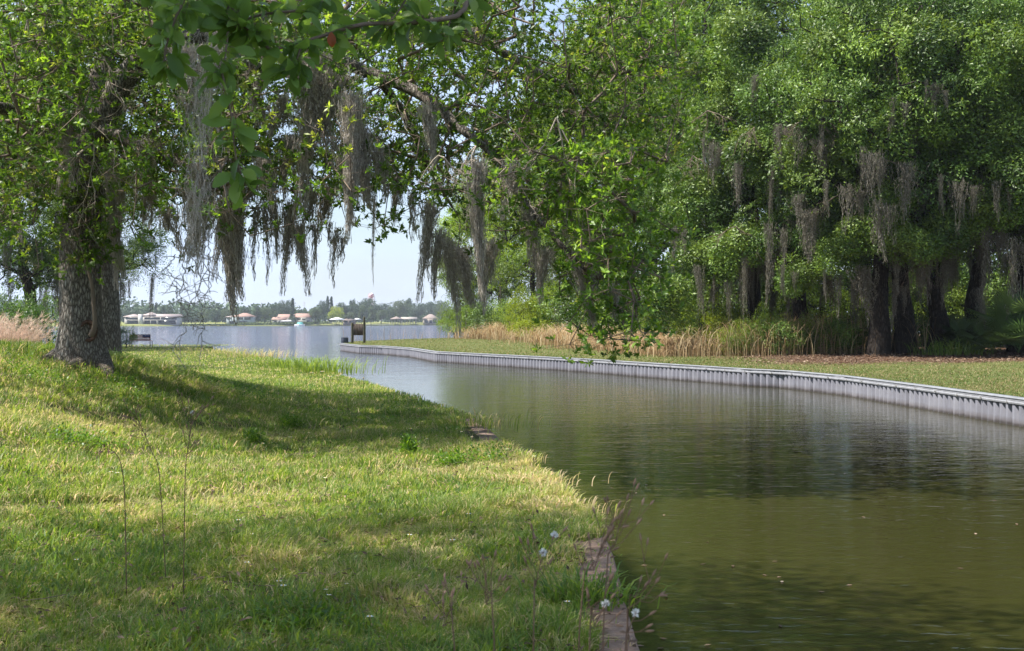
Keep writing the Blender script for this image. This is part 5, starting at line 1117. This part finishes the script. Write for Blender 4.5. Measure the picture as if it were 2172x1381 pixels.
building('long_building', 'long two-storey building with pale pink roofs and a white stair tower', 'building', 264, 378, 14, 4.6, M['wall_white'], [(0, .27, 4.6, 1.5, 'hip', M['roof_pink']), (.345, 1., 4.6, 1.5, 'gable', M['roof_pink']), (.36, .56, 5.4, 1.9, 'hip', M['roof_pink'])],
         [(.03, .25, 2.7, 4.1), (.37, .66, 2.7, 4.1), (.68, .97, 2.7, 4.1), (.03, .25, .1, 2.2), (.37, .60, .1, 2.2), (.63, .97, .1, 2.2)], extra=exA)
building('house', 'blue-grey two-storey house under a red hip roof, behind the long dark moss', 'house', 480, 536, 22, 4.6, M['wall_blue'], [(0, .7, 4.6, 1.1, 'hip', M['roof_pink']), (.3, 1., 4.8, 2.2, 'hip', M['roof_red'])], [(.1, .3, .3, 1.9), (.42, .64, 2.7, 4.2), (.68, .92, 2.7, 4.2), (.5, .8, .3, 1.9)])
building('house', 'white house with a long terracotta roof left of the dark conifer', 'house', 590, 622, 34, 3.9, M['wall_white'], [(0, 1., 3.9, 2.2, 'gable', M['roof_red'])], [(.3, .55, 2.2, 3.2), (.65, .9, 2.2, 3.2)], 1.5)
building('house', 'white house with a terracotta roof right of the dark conifer', 'house', 627, 659, 30, 4.2, M['wall_white'], [(0, 1., 4.2, 2.4, 'gable', M['roof_red'])], [(.08, .34, 2.3, 3.3), (.42, .66, 2.3, 3.3), (.74, .94, .4, 2.2)], 1.5)
building('garage', 'low wing with a red roof in front of the left terracotta house', 'garage', 578, 603, 12, 2.9, M['wall_white'], [(0, 1., 2.9, 1.5, 'gable', M['roof_red'])], [(.12, .32, .2, 1.8), (.5, .62, .5, 1.8)])
building('pavilion', 'white-roofed open shelter in front of the terracotta houses', 'shelter', 598, 622, 8, 0, None, [(0, 1, 2.0, .6, 'hip', M['roof_white'])], [], posts=4, depth=5)
building('boathouse', 'open boathouse with a white hip roof standing at the water', 'boathouse', 701, 726, -2, 0, None, [(0, 1, 3.1, 1.3, 'hip', M['roof_white'])], [], posts=4, depth=7)
building('house', 'low brown-roofed house behind the notice board', 'house', 728, 751, 16, 2.6, M['roof_brown'], [(0, 1, 2.6, 2.0, 'hip', M['roof_brown'])], [(.1, .4, .4, 2.), (.55, .9, .4, 2.)])
building('boathouse', 'small white-roofed boathouse whose roof shows above the notice board', 'boathouse', 750, 762, 6, 0, None, [(0, 1, 3.2, .8, 'hip', M['roof_white'])], [], posts=3, depth=6)
building('boathouse', 'brown boathouse on posts, left of the two right-hand sheds', 'boathouse', 829, 850, -2, 0, None, [(0, 1, 3.6, 1.8, 'hip', M['roof_brown'])], [], posts=4, depth=8)
building('boathouse', 'long pale-roofed boathouse right of the brown one', 'boathouse', 851, 882, 0, 0, None, [(0, 1, 3.6, 1.4, 'gable', M['dock_wood'])], [], posts=6, depth=8)
building('house', 'large brown-roofed house at the far right of the lake', 'house', 897, 928, 16, 4.2, M['dock_wood'], [(0, 1, 4.2, 3.4, 'hip', M['roof_brown'])], [(.1, .35, .6, 2.8), (.45, .62, .6, 2.8), (.7, .92, .6, 2.8)])
dk = at(800, YH, 838); dock = thing('dock', 'white dock lying low along the far water right of the notice board', 'dock', (dk[0], dk[1], 0), .28)
link('deck', G().box((-9, 0, .7), (9, 1.6, .95)).mesh('deck', M['wall_white']), dock)
for i in range(6): link('piling', G().box((-8.8 + i * 3.5, .2, -.9), (-8.5 + i * 3.5, .5, 1.7 if i % 2 else 1.2)).mesh('piling', M['dock_wood']), dock)
def boat(label, px, d, L, mat, rz):
    p_ = at(px, YH, d); t = thing('boat', label, 'boat', (p_[0], d, .05), rz); g = G(); u = np.linspace(-1, 1, 9); w = .5 * L * .36 * (1 - (u.clip(0)) ** 2.4) + .02
    V = []
    for q, ww in zip(u, w): V += [(q * L / 2, -ww, .75 + .15 * q * q), (q * L / 2 * .94, -ww * .7, -.1), (q * L / 2 * .94, ww * .7, -.1), (q * L / 2, ww, .75 + .15 * q * q)]
    f = [(i * 4 + a, i * 4 + a + 1, i * 4 + a + 5, i * 4 + a + 4) for i in range(8) for a in range(3)] + [(i * 4 + 3, i * 4, i * 4 + 4, i * 4 + 7) for i in range(8)] + [(0, 1, 2, 3), (35, 34, 33, 32)]
    g.add(V, f); link('hull', g.mesh('hull', M['white_hull']), t); return t
t = boat('white boat with a teal covered cabin moored below the terracotta houses', 637, float(shy(at(637, 0, 745)[0])) - 3, 5.5, None, .1)
g = G(); roofv = [(-2.3, -.8, .8), (2.0, -.8, .8), (2.0, .8, .8), (-2.3, .8, .8), (-1.7, -.6, 2.3), (1.2, -.6, 2.4), (1.2, .6, 2.4), (-1.7, .6, 2.3)]
g.add(roofv, [(0, 1, 5, 4), (1, 2, 6, 5), (2, 3, 7, 6), (3, 0, 4, 7), (4, 5, 6, 7)]); link('cover', g.mesh('cover', M['teal']), t)
boat('small white open boat left of the teal covered one', 629, float(shy(at(629, 0, 745)[0])) - 5, 3.2, None, 2.9)
# water tower, masts
tp_ = at(787.5, YH, 1500); tw_ = thing('water_tower', 'red and white spheroid water tower rising above the far trees', 'water tower', (tp_[0], 1500, 3.))
M['tower_red'] = plain('red tank paint', (.28, .03, .06), .5, .4, .1, .2); M['tower_steel'] = plain('pale red steel', (.45, .25, .30), .6, .4, .1)
zb, Rt = 30.2, 3.75; g = G(); a_ = np.linspace(-math.pi / 2, math.pi / 2, 15); tube(g, np.c_[0 * a_, 0 * a_, zb + 3.2 + 3.3 * np.sin(a_) + np.arange(15) * 1e-3], np.maximum(np.cos(a_) * Rt, .01), 24, cap=False)
link('tank', g.mesh('tank', M['tower_red'], True), tw_)
for az, el in ((-1.9, .35), (-1.2, .75), (-.7, -.1), (-2.5, -.15), (-1.5, 1.35)):
    d_ = np.array([math.cos(az) * math.cos(el), math.sin(az) * math.cos(el), math.sin(el)]); s_ = nrm(np.cross(d_, [0, .1, 1.])); u_ = np.cross(s_, d_); th = np.arange(16) / 16 * 2 * math.pi
    ringp = d_ + (s_ * np.cos(th)[:, None] + u_ * np.sin(th)[:, None]) * .30; ringp = nrm(ringp) * [Rt * 1.015, Rt * 1.015, 3.3 * 1.015] + [0, 0, zb + 3.2]; cc = d_ * [Rt * 1.03, Rt * 1.03, 3.3 * 1.03] + [0, 0, zb + 3.2]
    g = G(); g.add(np.concatenate([ringp, [cc]]), f3=[(i, (i + 1) % 16, 16) for i in range(16)]); link('white_patch', g.mesh('white_patch', M['roof_white']), tw_)
g = G(); tube(g, [(0, 0, 0), (0, 0, zb + .3)], [.7, .7], 10); link('riser', g.mesh('riser', M['tower_steel']), tw_)
for i in range(6):
    a0 = i / 6 * 2 * math.pi + .2; g = G(); tube(g, [(math.cos(a0) * 5.4, math.sin(a0) * 5.4, -.5), (math.cos(a0) * 3.75, math.sin(a0) * 3.75, zb + 3.4)], [.3, .26], 6); link('leg', g.mesh('leg', M['tower_steel']), tw_)
g = G(); th = np.linspace(0, 2 * math.pi, 25); tube(g, np.c_[np.cos(th) * 4.1, np.sin(th) * 4.1, 0 * th + zb + 2.3], .22, 5, cap=False); link('catwalk', g.mesh('catwalk', M['tower_steel']), tw_)
for px, top, d, lab in ((645.5, 640, 1500, 'thin lattice mast with cross arms behind the red roofed row'), (479, 640, 1500, 'thin utility pole behind the blue-grey house')):
    p_ = at(px, YH, d); t = thing('utility_pole', lab, 'utility pole', (p_[0], d, 3.)); hh = (YH - top) / F * d - .8
    g = G(); tube(g, [(0, 0, 0), (0, 0, hh)], [.35, .2], 6); link('pole', g.mesh('pole', M['dock_wood']), t)
    for q in (.82, .9, .97): link('cross_arm', G().box((-1.8, -.12, hh * q), (1.8, .12, hh * q + .25)).mesh('cross_arm', M['dock_wood']), t)
# shrub by the bench
t = bush(BUSH[0], 'thin-leaved shrub standing behind the bench', lpos(268, 80), .7, (.4, .4, .62))

# haze over the lake
hm, nt, out = mat_new('haze'); pv = nt.nodes.new('ShaderNodeVolumePrincipled'); pv.inputs['Color'].default_value = (.80, .87, 1, 1); pv.inputs['Density'].default_value = .00016; pv.inputs['Anisotropy'].default_value = .2
nt.links.new(pv.outputs[0], out.inputs['Volume'])
hz_ = tag(link('haze', G().box((-3600, -60, -2.2), (3600, 6200, 70)).mesh('haze', hm)), 'thin haze over the lake', kind='stuff')
